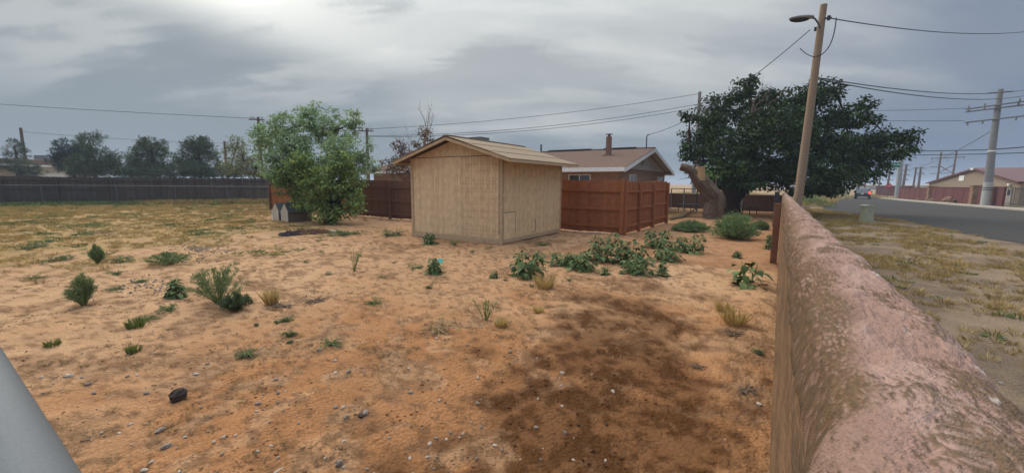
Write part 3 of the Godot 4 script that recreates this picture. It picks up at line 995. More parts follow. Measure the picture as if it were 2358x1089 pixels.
func build_back_yard() -> void:
	# low block wall at the far end of the yard, course by course
	var t := thing("block_wall", "low brown block wall across the far end of the yard behind the tree", "wall", Vector3(-4, -0.05, -31.5))
	for row in 5:
		for k in 25:
			var x := -5.6 + k * 0.41 + (0.2 if row % 2 else 0.0)
			boxat("block", Vector3(x, 0.1 + row * 0.2, 0), Vector3(0.402, 0.192, 0.2), M.block, t, 0.008)
	boxat("core", Vector3(-0.6, 0.45, 0), Vector3(10.2, 0.98, 0.17), M.block, t)
	boxat("cap_course", Vector3(-0.6, 1.02, 0), Vector3(10.4, 0.04, 0.22), M.concrete, t, 0.006)
	# chain-link with dark posts in front of the wall
	var c := thing("pipe_fence", "dark pipe fence in front of the low block wall", "fence", Vector3(-4, 0, -29.5))
	for x in [-2.2, -1.4, -0.6, 0.6, 2.0, 3.9]:
		part("post", tubem([Vector3(x, -0.2, 0), Vector3(x, 1.36, 0)], [0.035], 8), M.steel if x < -1.0 or x > 1.5 else M.dark_metal, c)
	part("top_rail", tubem([Vector3(-2.2, 1.33, 0), Vector3(3.9, 1.3, 0)], [0.024], 8), M.dark_metal, c)
	# low slatted benches
	for i in 2:
		var bx: float = [-4.3, -1.95][i]
		var bz: float = [-27.0, -27.6][i]
		var b := thing("low_bench", ["low dark slatted bench left of the cut trunk", "low dark slatted bench right of the big tree trunk"][i], "bench", Vector3(bx, gh(bx, bz), bz), 0.0, "dark benches under the big tree")
		boxat("seat", Vector3(0, 0.44, 0), Vector3(1.9, 0.04, 0.4), M.dark_metal, b, 0.006)
		for k in 6:
			boxat("leg", Vector3(-0.88 + k * 0.35, 0.2, 0.17), Vector3(0.045, 0.46, 0.045), M.dark_metal, b)
	# gate posts by the wall
	var p := thing("wooden_post", "reddish square wooden post against the pink wall", "post", Vector3(-0.03, 0, -10.0))
	boxat("shaft", Vector3(0, 0.58, 0), Vector3(0.12, 1.36, 0.12), M.maroon[2], p, 0.01)
	boxat("cap", Vector3(0, 1.262, 0), Vector3(0.135, 0.018, 0.135), M.maroon[0], p, 0.005)
	p = thing("steel_post", "black steel gate post farther along the pink wall", "post", Vector3(-0.12, 0, -19.5))
	boxat("shaft", Vector3(0, 0.6, 0), Vector3(0.16, 1.5, 0.16), M.dark_metal, p, 0.01)
	boxat("cap", Vector3(0, 1.357, 0), Vector3(0.19, 0.02, 0.19), M.dark_metal, p, 0.004)
	# fallen stick
	var q := thing("fallen_branch", "long fallen branch on the ground beside the red fence end", "branch", Vector3(-4.0, 0, -22))
	part("branch", tubem([Vector3(-0.2, 0.05, 2.0), Vector3(0.05, 0.06, 0.8), Vector3(0.0, 0.12, -1.0), Vector3(0.1, 0.3, -3.2)], [0.05, 0.06, 0.05, 0.03], 7, 0.4), M.bark, q)
	part("twig", tubem([Vector3(0.03, 0.06, 0.4), Vector3(0.5, 0.05, -0.2), Vector3(1.2, 0.06, -0.5)], [0.03, 0.025, 0.012], 6, 0.4), M.bark, q)

# ------------------------------------------------------------------ houses
func window(parent: Node3D, c: Vector3, w: float, h: float, across: Vector3, out: Vector3) -> void:
	var b := Basis(across, Vector3.UP, out)
	var f := Node3D.new()
	f.name = "window"
	parent.add_child(f, true)
	f.transform = Transform3D(b, c)
	for s in [-1, 1]:
		boxat("frame", Vector3(s * (w / 2 - 0.025), 0, 0.02), Vector3(0.05, h, 0.06), M.white, f, 0.004)
		boxat("frame", Vector3(0, s * (h / 2 - 0.025), 0.021), Vector3(w - 0.1, 0.05, 0.06), M.white, f, 0.004)
		boxat("pane", Vector3(s * w / 4, 0, 0.008 + 0.006 * s), Vector3(w / 2 - 0.03, h - 0.06, 0.008), M.glass, f)
	boxat("mullion", Vector3(0, 0, 0.018), Vector3(0.045, h - 0.1, 0.05), M.white, f, 0.004)

func build_house() -> void:
	var t := thing("house", "pinkish tan stucco house with brown shingle roof and white fascia behind the red fence", "house", Vector3(-6.9, 0, -25.5))
	# local: gable wall at x=0, long wall z=+4.9; ridge along -x
	var hz := 4.9
	var len := 18.5
	var ev := 2.42
	var ri := 1.32
	var wm := ST()
	box(wm, Vector3(-len / 2, ev / 2 - 0.1, 0), Vector3(len, ev + 0.2, 2 * hz))
	part("wall", done(wm), M.house, t)
	for x in [0.0, -len]:
		var g := ST()
		for v in [Vector3(x, ev, hz), Vector3(x, ev, -hz), Vector3(x, ev + ri * 0.87, 0)]:
			g.add_vertex(v)
		part("gable", done(g), M.gable, t)
	boxat("gable_trim", Vector3(0.012, ev - 0.01, 0), Vector3(0.03, 0.05, 2 * hz), M.house, t)
	var vent := boxat("gable_vent", Vector3(0.02, ev + 0.5, 0.85), Vector3(0.04, 0.42, 0.42), M.gable, t)
	for k in 6:
		boxat("slat", Vector3(0.025, -0.17 + k * 0.068, 0), Vector3(0.02, 0.03, 0.36), M.dark_metal, vent)
	# roof
	var roof := Node3D.new()
	roof.name = "roof"
	t.add_child(roof)
	var oz := hz + 0.62
	var ox := 0.5
	var sl := ri / oz
	for s in [-1.0, 1.0]:
		var st := ST()
		var a := Vector3(ox, ev + ri, 0)
		var b := Vector3(-len - ox, ev + ri, 0)
		var c := Vector3(-len - ox, ev, s * oz)
		var d := Vector3(ox, ev, s * oz)
		quad(st, a, b, c, d)
		var dn := Vector3(0, -0.04, 0)
		quad(st, a + dn, d + dn, c + dn, b + dn)
		quad(st, a, d, d + dn, a + dn)
		part("shingles", done(st), M.shingle, roof)
		# shingle courses as low steps
		for k in 20:
			var u := (k + 1) / 21.0
			var o := boxat("course", Vector3(-len / 2, ev + ri * (1 - u) + 0.008, s * oz * u), Vector3(len + 2 * ox - 0.02, 0.012, 0.05), M.shingle, roof)
			o.rotation.x = s * atan(sl)
		boxat("fascia", Vector3(-len / 2, ev - 0.10, s * (oz + 0.01)), Vector3(len + 2 * ox, 0.19, 0.03), M.white, roof, 0.004)
		part("soffit", prism([Vector2(-len - ox, ev - 0.10), Vector2(ox - 0.03, ev - 0.10), Vector2(ox - 0.03, ev - 0.085), Vector2(-len - ox, ev - 0.085)], minf(s * hz, s * (oz - 0.01)), maxf(s * hz, s * (oz - 0.01))), M.white, roof)
		for x in [ox, -len - ox]:
			var f := ST()
			for q in 2:
				var xx: float = x + (0.02 if q == 0 else -0.02)
				quad(f, Vector3(xx, ev + ri - 0.03, 0), Vector3(xx, ev - 0.02, s * oz), Vector3(xx, ev - 0.23, s * oz), Vector3(xx, ev + ri - 0.24, 0))
			quad(f, Vector3(x + 0.02, ev + ri - 0.24, 0), Vector3(x + 0.02, ev - 0.23, s * oz), Vector3(x - 0.02, ev - 0.23, s * oz), Vector3(x - 0.02, ev + ri - 0.24, 0))
			part("barge_board", done(f), M.white, roof)
		var u2 := ST()
		quad(u2, Vector3(0.0, ev + ri - 0.12, 0), Vector3(ox - 0.03, ev + ri - 0.12, 0), Vector3(ox - 0.03, ev - 0.08, s * oz), Vector3(0.0, ev - 0.08, s * oz))
		part("gable_soffit", done(u2), M.gable, roof)
	boxat("ridge_cap", Vector3(-len / 2, ev + ri + 0.015, 0), Vector3(len + 2 * ox, 0.03, 0.25), M.shingle, roof)
	boxat("ridge_vent", Vector3(-5.0, ev + ri + 0.05, 0.02), Vector3(3.0, 0.06, 0.3), M.dark_metal, roof)
	boxat("ridge_vent", Vector3(-10.0, ev + ri + 0.05, 0.02), Vector3(3.0, 0.06, 0.3), M.dark_metal, roof)
	boxat("ridge_vent", Vector3(-1.6, ev + ri + 0.05, 0.02), Vector3(2.0, 0.06, 0.3), M.dark_metal, roof)
	# flue boxed in brown metal
	var fl := boxat("chimney", Vector3(-1.62, 3.55, 2.0), Vector3(0.26, 1.5, 0.26), M.brown_metal, t, 0.01)
	boxat("base", Vector3(0, -0.52, 0.02), Vector3(0.5, 0.5, 0.5), M.brown_metal, fl, 0.01)
	part("pipe", tubem([Vector3(0, 0.74, 0), Vector3(0, 0.86, 0)], [0.07], 8), M.galv, fl)
	boxat("cap", Vector3(0, 0.88, 0), Vector3(0.34, 0.025, 0.34), M.galv, fl)
	part("vent_pipe", tubem([Vector3(-6.6, 3.4, 1.0), Vector3(-6.6, 4.15, 1.0)], [0.06], 8), M.galv, t)
	# service mast
	part("service_mast", tubem([Vector3(-0.05, 3.4, -0.1), Vector3(-0.06, 4.45, -0.1), Vector3(0.0, 4.54, -0.1), Vector3(0.1, 4.5, -0.1)], [0.035], 8), M.galv, t)
	window(t, Vector3(-2.1, 1.86, hz + 0.005), 1.25, 0.5, Vector3(1, 0, 0), Vector3(0, 0, 1))
	window(t, Vector3(0.005, 1.86, 2.6), 1.15, 0.55, Vector3(0, 0, -1), Vector3(1, 0, 0))
	window(t, Vector3(0.005, 1.80, -3.6), 1.5, 0.6, Vector3(0, 0, -1), Vector3(1, 0, 0))
	# rooftop cooler: a thing of its own standing on the ridge
	var c := thing("rooftop_cooler", "grey boxy rooftop cooler showing above the shed ridge", "cooler", Vector3(-19.4, 3.72, -25.5))
	boxat("cabinet", Vector3(0, 0.68, 0), Vector3(1.15, 1.05, 1.15), M.cooler, c, 0.02)
	boxat("lid", Vector3(0, 1.23, 0), Vector3(1.2, 0.05, 1.2), M.cooler, c, 0.01)
	for k in 9:
		boxat("louvre", Vector3(0, 0.3 + k * 0.09, 0.585), Vector3(0.95, 0.03, 0.02), M.dark_metal, c)
		boxat("louvre", Vector3(0.585, 0.3 + k * 0.09, 0), Vector3(0.02, 0.03, 0.95), M.dark_metal, c)
	boxat("stand", Vector3(0, 0.07, 0), Vector3(0.9, 0.16, 0.9), M.dark_metal, c)
	# pale house beyond the left fence
	t = thing("house", "pale cream flat-roofed house behind the pines at the far left", "house", Vector3(-91, 0, -12), 0.55)
	boxat("wall", Vector3(0, 1.5, 0), Vector3(8, 4.2, 14), M.offwhite, t)
	boxat("roof", Vector3(0.2, 3.95, 0), Vector3(9.4, 0.75, 15.5), M.shingle, t, 0.05)
	boxat("fascia", Vector3(0.25, 3.5, 0), Vector3(9.3, 0.22, 15.4), M.white, t)
	boxat("roof_unit", Vector3(1.5, 4.7, -3.2), Vector3(2.0, 0.9, 2.2), M.cooler, t, 0.05)
	for z in [-4.5, 2.0]:
		window(t, Vector3(4.005, 2.2, z), 2.6, 1.2, Vector3(0, 0, -1), Vector3(1, 0, 0))
	boxat("garage_door", Vector3(4.02, 1.4, -1.6), Vector3(0.06, 2.2, 2.6), M.white, t)

func build_right_side() -> void:
	# metal building with a red roof
	var x0 := 21.0
	var t := thing("metal_building", "tan metal building with dark red roof across the road", "building", Vector3(x0, -0.5, -79))
	var zl := -19.0
	var zr := 13.5
	var ze := 2.55
	var za := 4.35
	var mid := 1.0
	var wall := ST()
	for v in [Vector3(0, -0.5, zl), Vector3(0, ze, zl), Vector3(0, za, mid), Vector3(0, -0.5, zl), Vector3(0, za, mid), Vector3(0, -0.5, mid), Vector3(0, -0.5, mid), Vector3(0, za, mid), Vector3(0, ze, zr), Vector3(0, -0.5, mid), Vector3(0, ze, zr), Vector3(0, -0.5, zr)]:
		wall.add_vertex(v)
	quad(wall, Vector3(0, -0.5, zr), Vector3(0, ze, zr), Vector3(30, ze, zr), Vector3(30, -0.5, zr))
	quad(wall, Vector3(0, -0.5, zl), Vector3(30, -0.5, zl), Vector3(30, ze, zl), Vector3(0, ze, zl))
	part("wall", done(wall), M.metal_tan, t)
	# ribs of the metal cladding
	var rib := boxm(Vector3(0.03, 1.0, 0.06))
	var z := zl + 0.25
	while z < zr:
		var top := lerpf(ze, za, (z - zl) / (mid - zl)) if z < mid else lerpf(za, ze, (z - mid) / (zr - mid))
		var o := part("rib", rib, M.metal_tan, t, Vector3(-0.016, (top - 0.1) / 2 - 0.2, z))
		o.scale.y = top + 0.2
		z += 0.3
	for s in 2:
		var zz: float = zl - 0.4 if s == 0 else zr + 0.4
		var st := ST()
		var yy: float = ze - 0.03
		quad(st, Vector3(-0.35, za + 0.1, mid), Vector3(30.5, za + 0.1, mid), Vector3(30.5, yy + 0.1, zz), Vector3(-0.35, yy + 0.1, zz))
		quad(st, Vector3(-0.35, za - 0.12, mid), Vector3(-0.35, za + 0.1, mid), Vector3(-0.35, yy + 0.1, zz), Vector3(-0.35, yy - 0.12, zz))
		quad(st, Vector3(-0.35, za - 0.02, mid), Vector3(-0.35, yy - 0.02, zz), Vector3(30.5, yy - 0.02, zz), Vector3(30.5, za - 0.02, mid))
		part("roof", done(st), M.metal_red, t)
	boxat("gable_louvre", Vector3(-0.05, 3.2, -4.0 + 0.2), Vector3(0.08, 0.75, 1.9), M.white, t, 0.01)
	boxat("ridge_light", Vector3(-0.42, 4.3, mid), Vector3(0.16, 0.25, 0.8), M.white, t, 0.02)
	var door := boxat("door", Vector3(-0.05, 1.0, 11.3), Vector3(0.08, 1.9, 1.05), M.offwhite, t, 0.01)
	boxat("pane", Vector3(-0.045, 0.45, 0), Vector3(0.02, 0.6, 0.7), M.dark_metal, door)
	boxat("wall_lamp", Vector3(-0.15, 2.3, 11.3), Vector3(0.25, 0.22, 0.5), M.white, t, 0.03)
	# red block walls between stone pillars along the pavement
	var spans := [[-96.0, -78.4, 17.05, 16.95, "dark red block wall nearest the traffic pole"], [-76.9, -64.2, 16.95, 17.25, "dark red block wall in front of the metal building"], [-62.5, -57.3, 17.25, 17.45, "short dark red block wall behind the grey utility pole"]]
	for s in spans:
		var za0: float = s[0]
		var zb0: float = s[1]
		var w := thing("red_wall", s[4], "wall", Vector3((s[2] + s[3]) / 2.0, 0, (za0 + zb0) / 2.0), 0.0, "red block walls across the road")
		var len := zb0 - za0
		var y := fall(17.0, (za0 + zb0) / 2.0)
		var yaw := atan2(float(s[3]) - float(s[2]), len)
		w.rotation.y = yaw
		boxat("panel", Vector3(0, y + 0.75, 0), Vector3(0.2, 2.2, len), M.red_block, w, 0.02)
		boxat("cap", Vector3(0, y + 1.88, 0), Vector3(0.28, 0.07, len + 0.02), M.red_block, w, 0.01)
		for k in int(len / 3.0):
			boxat("joint_rib", Vector3(-0.11, y + 0.8, -len / 2 + 1.5 + k * 3.0), Vector3(0.03, 2.0, 0.12), M.red_block, w)
	for i in 2:
		var pz: float = [-77.6, -63.4][i]
		var px: float = [16.95, 17.25][i]
		var p := thing("stone_pillar", ["tan stone pillar at the left of the middle red wall", "tan stone pillar just left of the grey utility pole"][i], "pillar", Vector3(px, fall(px, pz), pz), 0.0, "stone pillars of the red wall")
		for k in 9:
			boxat("stone", Vector3(rng.randf_range(-0.03, 0.03), 0.11 + k * 0.22, rng.randf_range(-0.03, 0.03)), Vector3(0.75 + rng.randf_range(-0.05, 0.05), 0.212, 0.9 + rng.randf_range(-0.06, 0.06)), M.pillar, p, 0.03)
		boxat("cap", Vector3(0, 2.03, 0), Vector3(0.9, 0.1, 1.05), M.pillar, p, 0.03)
	# iron fence to the right of the last red wall
	var f := thing("iron_fence", "black iron picket fence at the right edge across the road", "fence", Vector3(17.5, fall(17.5, -50), -50))
	for k in 46:
		boxat("picket", Vector3(0.0, 0.9, -7.0 + k * 0.16), Vector3(0.022, 1.8, 0.022), M.dark_metal, f)
	for y in [0.3, 1.6]:
		boxat("rail", Vector3(0, y, -3.4), Vector3(0.04, 0.05, 7.4), M.dark_metal, f)
	# landscaping boulders at the foot of the wall
	for b in [[16.3, -74.0, 0.5, "low tan boulder at the foot of the red wall"], [16.45, -68.3, 0.85, "large tan boulder in front of the middle red wall"], [16.3, -80.5, 0.45, "small tan boulder left of the stone pillar"]]:
		var s := thing("boulder", b[3], "boulder", Vector3(b[0], fall(b[0], b[1]), b[1]), 0.0, "boulders by the red wall")
		part("rock", rock_mesh(float(b[2]) * 1.6, float(b[2]), 5), M.pillar, s)
	# warehouse along the horizon
	var wh := thing("warehouse", "long low grey warehouse with white roof edge on the horizon", "building", Vector3(52, -0.9, -300), -0.57)
	boxat("wall", Vector3(0, 1.4, 0), Vector3(120, 2.8, 20), M.cooler, wh)
	boxat("upper_wall", Vector3(0, 2.0, 0.05), Vector3(120.1, 1.0, 20.2), M.concrete, wh)
	boxat("roof_edge", Vector3(0, 2.85, 0.1), Vector3(121, 0.7, 20.6), M.white, wh)
	# red truck box by the warehouse
	var rb := thing("red_shed", "small red shed behind the stop sign", "shed", Vector3(22.5, fall(20, -128), -132), -0.5)
	boxat("wall", Vector3(0, 1.1, 0), Vector3(6.0, 2.2, 3), M.red_block, rb, 0.02)
	boxat("roof", Vector3(0, 2.25, 0), Vector3(6.2, 0.12, 3.2), M.metal_red, rb, 0.02)
	boxat("door", Vector3(-1.0, 0.95, 1.51), Vector3(1.0, 1.9, 0.04), M.metal_red, rb)

func build_truck() -> void:
	var t := thing("parked_car", "black sport utility vehicle seen from behind with a lit tail light at the junction", "car", Vector3(11.3, fall(11, -88), -88.6), -0.16)
	# local: +z is the rear, facing the camera; built from a side outline swept across
	var out := [Vector2(2.32, 0.42), Vector2(2.36, 0.95), Vector2(2.28, 1.05), Vector2(1.95, 1.68), Vector2(1.7, 1.76), Vector2(-0.55, 1.74), Vector2(-1.15, 1.12), Vector2(-2.25, 0.98), Vector2(-2.4, 0.6), Vector2(-2.35, 0.35)]
	var st := ST()
	var half := func(v: Vector2) -> float: return 0.97 - maxf(0.0, v.y - 1.02) * 0.26
	for i in out.size():
		var a: Vector2 = out[i]
		var b: Vector2 = out[(i + 1) % out.size()]
		var wa: float = half.call(a)
		var wb: float = half.call(b)
		quad(st, Vector3(-wa, a.y, a.x), Vector3(wa, a.y, a.x), Vector3(wb, b.y, b.x), Vector3(-wb, b.y, b.x))
	for s in [-1.0, 1.0]:
		for i in range(1, out.size() - 1):
			for v in ([out[0], out[i], out[i + 1]] if s > 0 else [out[0], out[i + 1], out[i]]):
				st.add_vertex(Vector3(s * half.call(v), v.y, v.x))
	part("body", done(st), M.truck, t)
	var g := ST()
	quad(g, Vector3(-0.78, 1.12, 2.262), Vector3(0.78, 1.12, 2.262), Vector3(0.68, 1.6, 2.012), Vector3(-0.68, 1.6, 2.012))
	part("rear_window", done(g), M.glass, t)
	for s in [-1.0, 1.0]:
		g = ST()
		quad(g, Vector3(s * 0.955, 1.12, 1.9), Vector3(s * 0.955, 1.12, -0.9), Vector3(s * 0.815, 1.62, -0.5), Vector3(s * 0.815, 1.62, 1.65))
		part("side_window", done(g), M.glass, t)
		var tl := boxat("tail_light", Vector3(s * 0.86, 1.0, 2.33), Vector3(0.2, 0.36, 0.08), M.tail_lit if s > 0 else M.metal_red, t, 0.02)
		if s > 0:
			tl.set_meta("label", "glowing red brake light")
		boxat("mirror", Vector3(s * 1.06, 1.12, -0.75), Vector3(0.2, 0.16, 0.1), M.truck, t, 0.03)
		for zz in [1.45, -1.5]:
			var wl := Node3D.new()
			wl.name = "wheel"
			t.add_child(wl, true)
			wl.position = Vector3(s * 0.86, 0.36, zz)
			part("tyre", tubem([Vector3(-0.12, 0, 0), Vector3(0.12, 0, 0)], [0.36], 16), M.rubber, wl)
			part("rim", tubem([Vector3(s * 0.115, 0, 0), Vector3(s * 0.13, 0, 0)], [0.22], 12), M.chrome, wl)
	boxat("bumper", Vector3(0, 0.52, 2.38), Vector3(1.7, 0.2, 0.14), M.rubber, t, 0.03)
	boxat("step_plate", Vector3(0, 0.40, 2.4), Vector3(1.0, 0.07, 0.14), M.chrome, t, 0.01)
	boxat("number_plate", Vector3(0.0, 0.86, 2.372), Vector3(0.31, 0.16, 0.02), M.sign_white, t)

# ------------------------------------------------------------------ poles, signs and lines
func build_poles() -> void:
	var t := thing("street_light_pole", "leaning tan wooden pole with a street lamp beside the pink wall", "street lamp", Vector3(0.5, -0.02, -18.0))
	var top := Vector3(0.235, 7.62, 0)
	part("pole", tubem([Vector3(0, -0.3, 0), Vector3(0.045, 1.5, 0), Vector3(0.11, 3.6, 0.0), Vector3(0.17, 5.6, 0), top], [0.15, 0.142, 0.128, 0.115, 0.1], 16, 0.08), M.pole_wood, t)
	# lamp arm and head reaching towards the yard
	part("lamp_arm", tubem([Vector3(0.2, 6.85, 0.08), Vector3(0.12, 7.02, 0.12), Vector3(0.02, 7.16, 0.18), Vector3(-0.12, 7.22, 0.22)], [0.028], 8), M.galv, t)
	var head := Node3D.new()
	head.name = "lamp_head"
	t.add_child(head)
	head.position = Vector3(-0.36, 7.2, 0.28)
	head.rotation = Vector3(0, 0.2, -0.04)
	var sp := SphereMesh.new()
	sp.radius = 0.5
	sp.height = 1.0
	var hd := part("housing", sp, M.steel, head)
	hd.scale = Vector3(0.74, 0.16, 0.34)
	hd.position.y = 0.035
	var ln := part("lens", sp, M.dark_metal, head)
	ln.scale = Vector3(0.58, 0.17, 0.3)
	ln.position = Vector3(-0.05, -0.012, 0)
	# insulators and drop loops
	boxat("bracket", Vector3(0.33, 7.15, 0.05), Vector3(0.3, 0.04, 0.05), M.dark_metal, t)
	part("insulator", tubem([Vector3(0.4, 7.08, 0.05), Vector3(0.4, 7.22, 0.05)], [0.05], 8), M.dark_metal, t)
	part("insulator", tubem([Vector3(0.06, 6.78, 0.12), Vector3(0.06, 6.9, 0.12)], [0.04], 8), M.dark_metal, t)
	part("drop_loop", tubem(bez(Vector3(0.15, 5.95, 0.1), Vector3(0.62, 6.0, 0.1), Vector3(0.6, 7.12, 0.05), 10), [0.016], 6), M.cable, t)
	part("drop_loop", tubem(bez(Vector3(0.13, 5.95, 0.1), Vector3(-0.1, 6.0, 0.1), Vector3(-0.32, 6.35, -0.1), 8), [0.014], 6), M.cable, t)
	# big grey utility pole across the road
	t = thing("utility_pole", "tall grey utility pole with crossarms and a white painted foot across the road", "utility pole", Vector3(16.75, -0.3, -58.9))
	part("pole", tubem([Vector3(0, 2.3, 0), Vector3(-0.1, 6.0, 0), Vector3(-0.12, 10.95, 0)], [0.32, 0.27, 0.2], 14), M.pole_grey, t)
	part("painted_foot", tubem([Vector3(0.05, -0.4, 0), Vector3(0, 2.31, 0)], [0.4, 0.33], 14, 0.03), M.pole_white, t)
	part("band", tubem([Vector3(0.02, 1.55, 0), Vector3(0.02, 1.62, 0)], [0.365], 14), M.dark_metal, t)
	part("band", tubem([Vector3(0.02, 1.75, 0), Vector3(0.02, 1.82, 0)], [0.362], 14), M.dark_metal, t)
	part("band", tubem([Vector3(-0.08, 5.2, 0), Vector3(-0.08, 5.32, 0)], [0.295], 14), M.sign_white, t)
	for a in [[9.5, 2.6, 0.0], [9.2, 2.4, 0.3], [8.2, 2.5, 0.0]]:
		var arm := boxat("crossarm", Vector3(-0.1, a[0], 0.4), Vector3(0.12, 0.12, 2.0 * float(a[1])), M.galv, t, 0.01)
		arm.rotation = Vector3(0.0, 0.75 + float(a[2]) * 0.4, 0.0)
		for s in [-0.92, -0.45, 0.5, 0.9]:
			part("insulator", tubem([Vector3(0, -0.3 if a[0] < 9.0 else 0.05, s * float(a[1])), Vector3(0, -0.02 if a[0] < 9.0 else 0.3, s * float(a[1]))], [0.07], 8), M.pole_grey, arm)
	boxat("top_pin", Vector3(-0.12, 10.7, 0), Vector3(1.6, 0.06, 0.06), M.galv, t)
	# traffic mast with a green street sign
	t = thing("traffic_pole", "thick grey signal pole carrying a green street name sign at the junction", "pole", Vector3(17.55, -0.75, -100.2))
	part("pole", tubem([Vector3(0, -0.2, 0), Vector3(-0.1, 9.5, 0)], [0.42, 0.3], 12), M.steel, t)
	part("mast_arm", tubem([Vector3(-0.05, 6.9, 0), Vector3(-5.0, 7.2, 2.0), Vector3(-9.0, 7.4, 3.6)], [0.14, 0.1, 0.07], 8), M.steel, t)
	var sg := Node3D.new()
	sg.name = "street_sign"
	t.add_child(sg)
	sg.position = Vector3(-1.65, 5.95, 0.8)
	sg.rotation.y = 0.25
	boxat("panel", Vector3(0, 0, 0), Vector3(3.0, 0.95, 0.05), M.sign_green, sg, 0.01)
	boxat("border", Vector3(0, -0.5, 0.0), Vector3(3.0, 0.05, 0.06), M.sign_white, sg)
	var fnt := SystemFont.new()
	fnt.font_names = PackedStringArray(["Droid Sans"])
	for l in [["Brownlee Av", 0.12, 38, 0.15], ["W 600", -0.28, 26, -0.55]]:
		var tm := TextMesh.new()
		tm.font = fnt
		tm.text = l[0]
		tm.font_size = l[2]
		tm.pixel_size = 0.0125
		tm.depth = 0.01
		part("lettering", tm, M.sign_white, sg, Vector3(l[3], l[1], 0.035))
	# stop sign seen from the side of the road
	t = thing("stop_sign", "red octagonal stop sign on a thin post at the junction", "sign", Vector3(16.1, -0.7, -99.4), -0.1)
	part("post", tubem([Vector3(0, -0.2, 0), Vector3(0, 2.4, 0)], [0.05], 8), M.pole_dark, t)
	var oct := []
	for k in 8:
		oct.append(Vector2(cos(TAU * (k + 0.5) / 8), sin(TAU * (k + 0.5) / 8)) * 0.45)
	var face := part("panel", prism(oct, 0.0, 0.02), M.sign_red, t, Vector3(0, 2.25, 0.06))
	var stp := TextMesh.new()
	stp.font = fnt
	stp.text = "STOP"
	stp.font_size = 28
	stp.pixel_size = 0.0105
	stp.depth = 0.008
	part("lettering", stp, M.sign_white, face, Vector3(0, 0, 0.024))
	# utility pedestal on the verge
	t = thing("utility_pedestal", "pale green utility pedestal standing in dry grass on the verge", "utility box", Vector3(3.29, 0, -24.16), 0.5)
	boxat("body", Vector3(0, 0.3, 0), Vector3(0.4, 0.86, 0.36), M.pedestal, t, 0.03)
	part("lid", prism([Vector2(-0.22, 0.71), Vector2(0.22, 0.71), Vector2(0.22, 0.75), Vector2(0.11, 0.785), Vector2(-0.11, 0.785), Vector2(-0.22, 0.75)], -0.2, 0.2), M.pedestal, t)
	boxat("latch", Vector3(0, 0.55, 0.187), Vector3(0.06, 0.1, 0.025), M.steel, t, 0.004)
	# distant wooden poles
	var dp := [
		[Vector3(-92.2, 0, -13.3), 8.95, 0.24, -0.02, "brown wooden pole behind the pines at the far left", 0],
		[Vector3(-68.1, 0, -29.1), 7.3, 0.22, 0.0, "grey wooden pole left of the bushy tree", 0],
		[Vector3(-58.9, 0, -29.4), 10.0, 0.22, 0.0, "pole with crossarms mostly hidden behind the bushy tree", 1],
		[Vector3(-42.4, 0, -33.6), 8.0, 0.2, 0.0, "brown pole just right of the bushy tree", 1],
		[Vector3(-9.1, -0.2, -55.7), 12.8, 0.26, 0.0, "grey pole rising behind the left side of the big tree", 0],
		[Vector3(33.4, -0.8, -166.0), 7.7, 0.34, 0.0, "dark pole left of the metal building roof", 2],
		[Vector3(32.0, -0.8, -177.0), 9.0, 0.4, 0.03, "dark pole with several crossarms behind the red wall", 4],
		[Vector3(34.6, -0.8, -178.0), 8.0, 0.3, 0.02, "thin dark pole beside the one with several crossarms", 1],
		[Vector3(27.9, -0.8, -174.0), 7.4, 0.36, 0.02, "dark pole above the stop sign", 3],
		[Vector3(25.6, -0.8, -172.0), 6.4, 0.26, 0.0, "thin pole left of the stop sign", 0],
		[Vector3(20.3, -0.8, -157.4), 6.6, 0.26, 0.0, "thin pole above the black vehicle", 1]]
	for d in dp:
		t = thing("utility_pole", d[4], "utility pole", d[0], 0.0, "distant utility poles")
		part("pole", tubem([Vector3(0, -0.3, 0), Vector3(float(d[3]) * float(d[1]), d[1], 0)], [d[2], float(d[2]) * 0.7], 8), M.pole_dark if d[4] != "grey pole rising behind the left side of the big tree" else M.pole_grey, t)
		for k in d[5]:
			var arm := boxat("crossarm", Vector3(float(d[3]) * float(d[1]), float(d[1]) - 0.35 - k * 1.5, 0.2), Vector3((2.0 if d[0].x < 0 else 3.2) - 0.5 * (k % 2), 0.12, 0.12), M.pole_dark, t)
			arm.rotation.y = 0.6
			for s in [-0.7, -0.35, 0.35, 0.7]:
				part("insulator", tubem([Vector3(s, 0.1, 0), Vector3(s, 0.36, 0)], [0.07], 6), M.pole_grey, arm)
	# timber H-frame pylon
	t = thing("h_frame_pylon", "timber H-frame pylon with crossed braces behind the metal building", "pylon", Vector3(46.4, -0.8, -199.5), -0.6)
	for s in [-1.0, 1.0]:
		part("pole", tubem([Vector3(s * 1.9, -0.3, 0), Vector3(s * 1.9 + 0.15, 13.8, 0)], [0.34, 0.24], 8), M.pole_dark, t)
		part("brace", tubem([Vector3(-1.9 * s, 9.4, 0.2), Vector3(1.9 * s, 6.6, 0.2)], [0.13], 6), M.pole_dark, t)
	boxat("crossarm", Vector3(0.1, 11.8, 0), Vector3(8.6, 0.26, 0.3), M.pole_dark, t)
	boxat("lower_arm", Vector3(-2.6, 8.8, 0), Vector3(3.2, 0.18, 0.2), M.pole_dark, t)
	boxat("lower_arm", Vector3(-1.6, 6.6, 0), Vector3(5.0, 0.18, 0.2), M.pole_dark, t)
	for x in [-4.0, 0.1, 4.2]:
		part("insulator", tubem([Vector3(x, 10.6, 0), Vector3(x, 11.7, 0)], [0.08], 6), M.pole_grey, t)

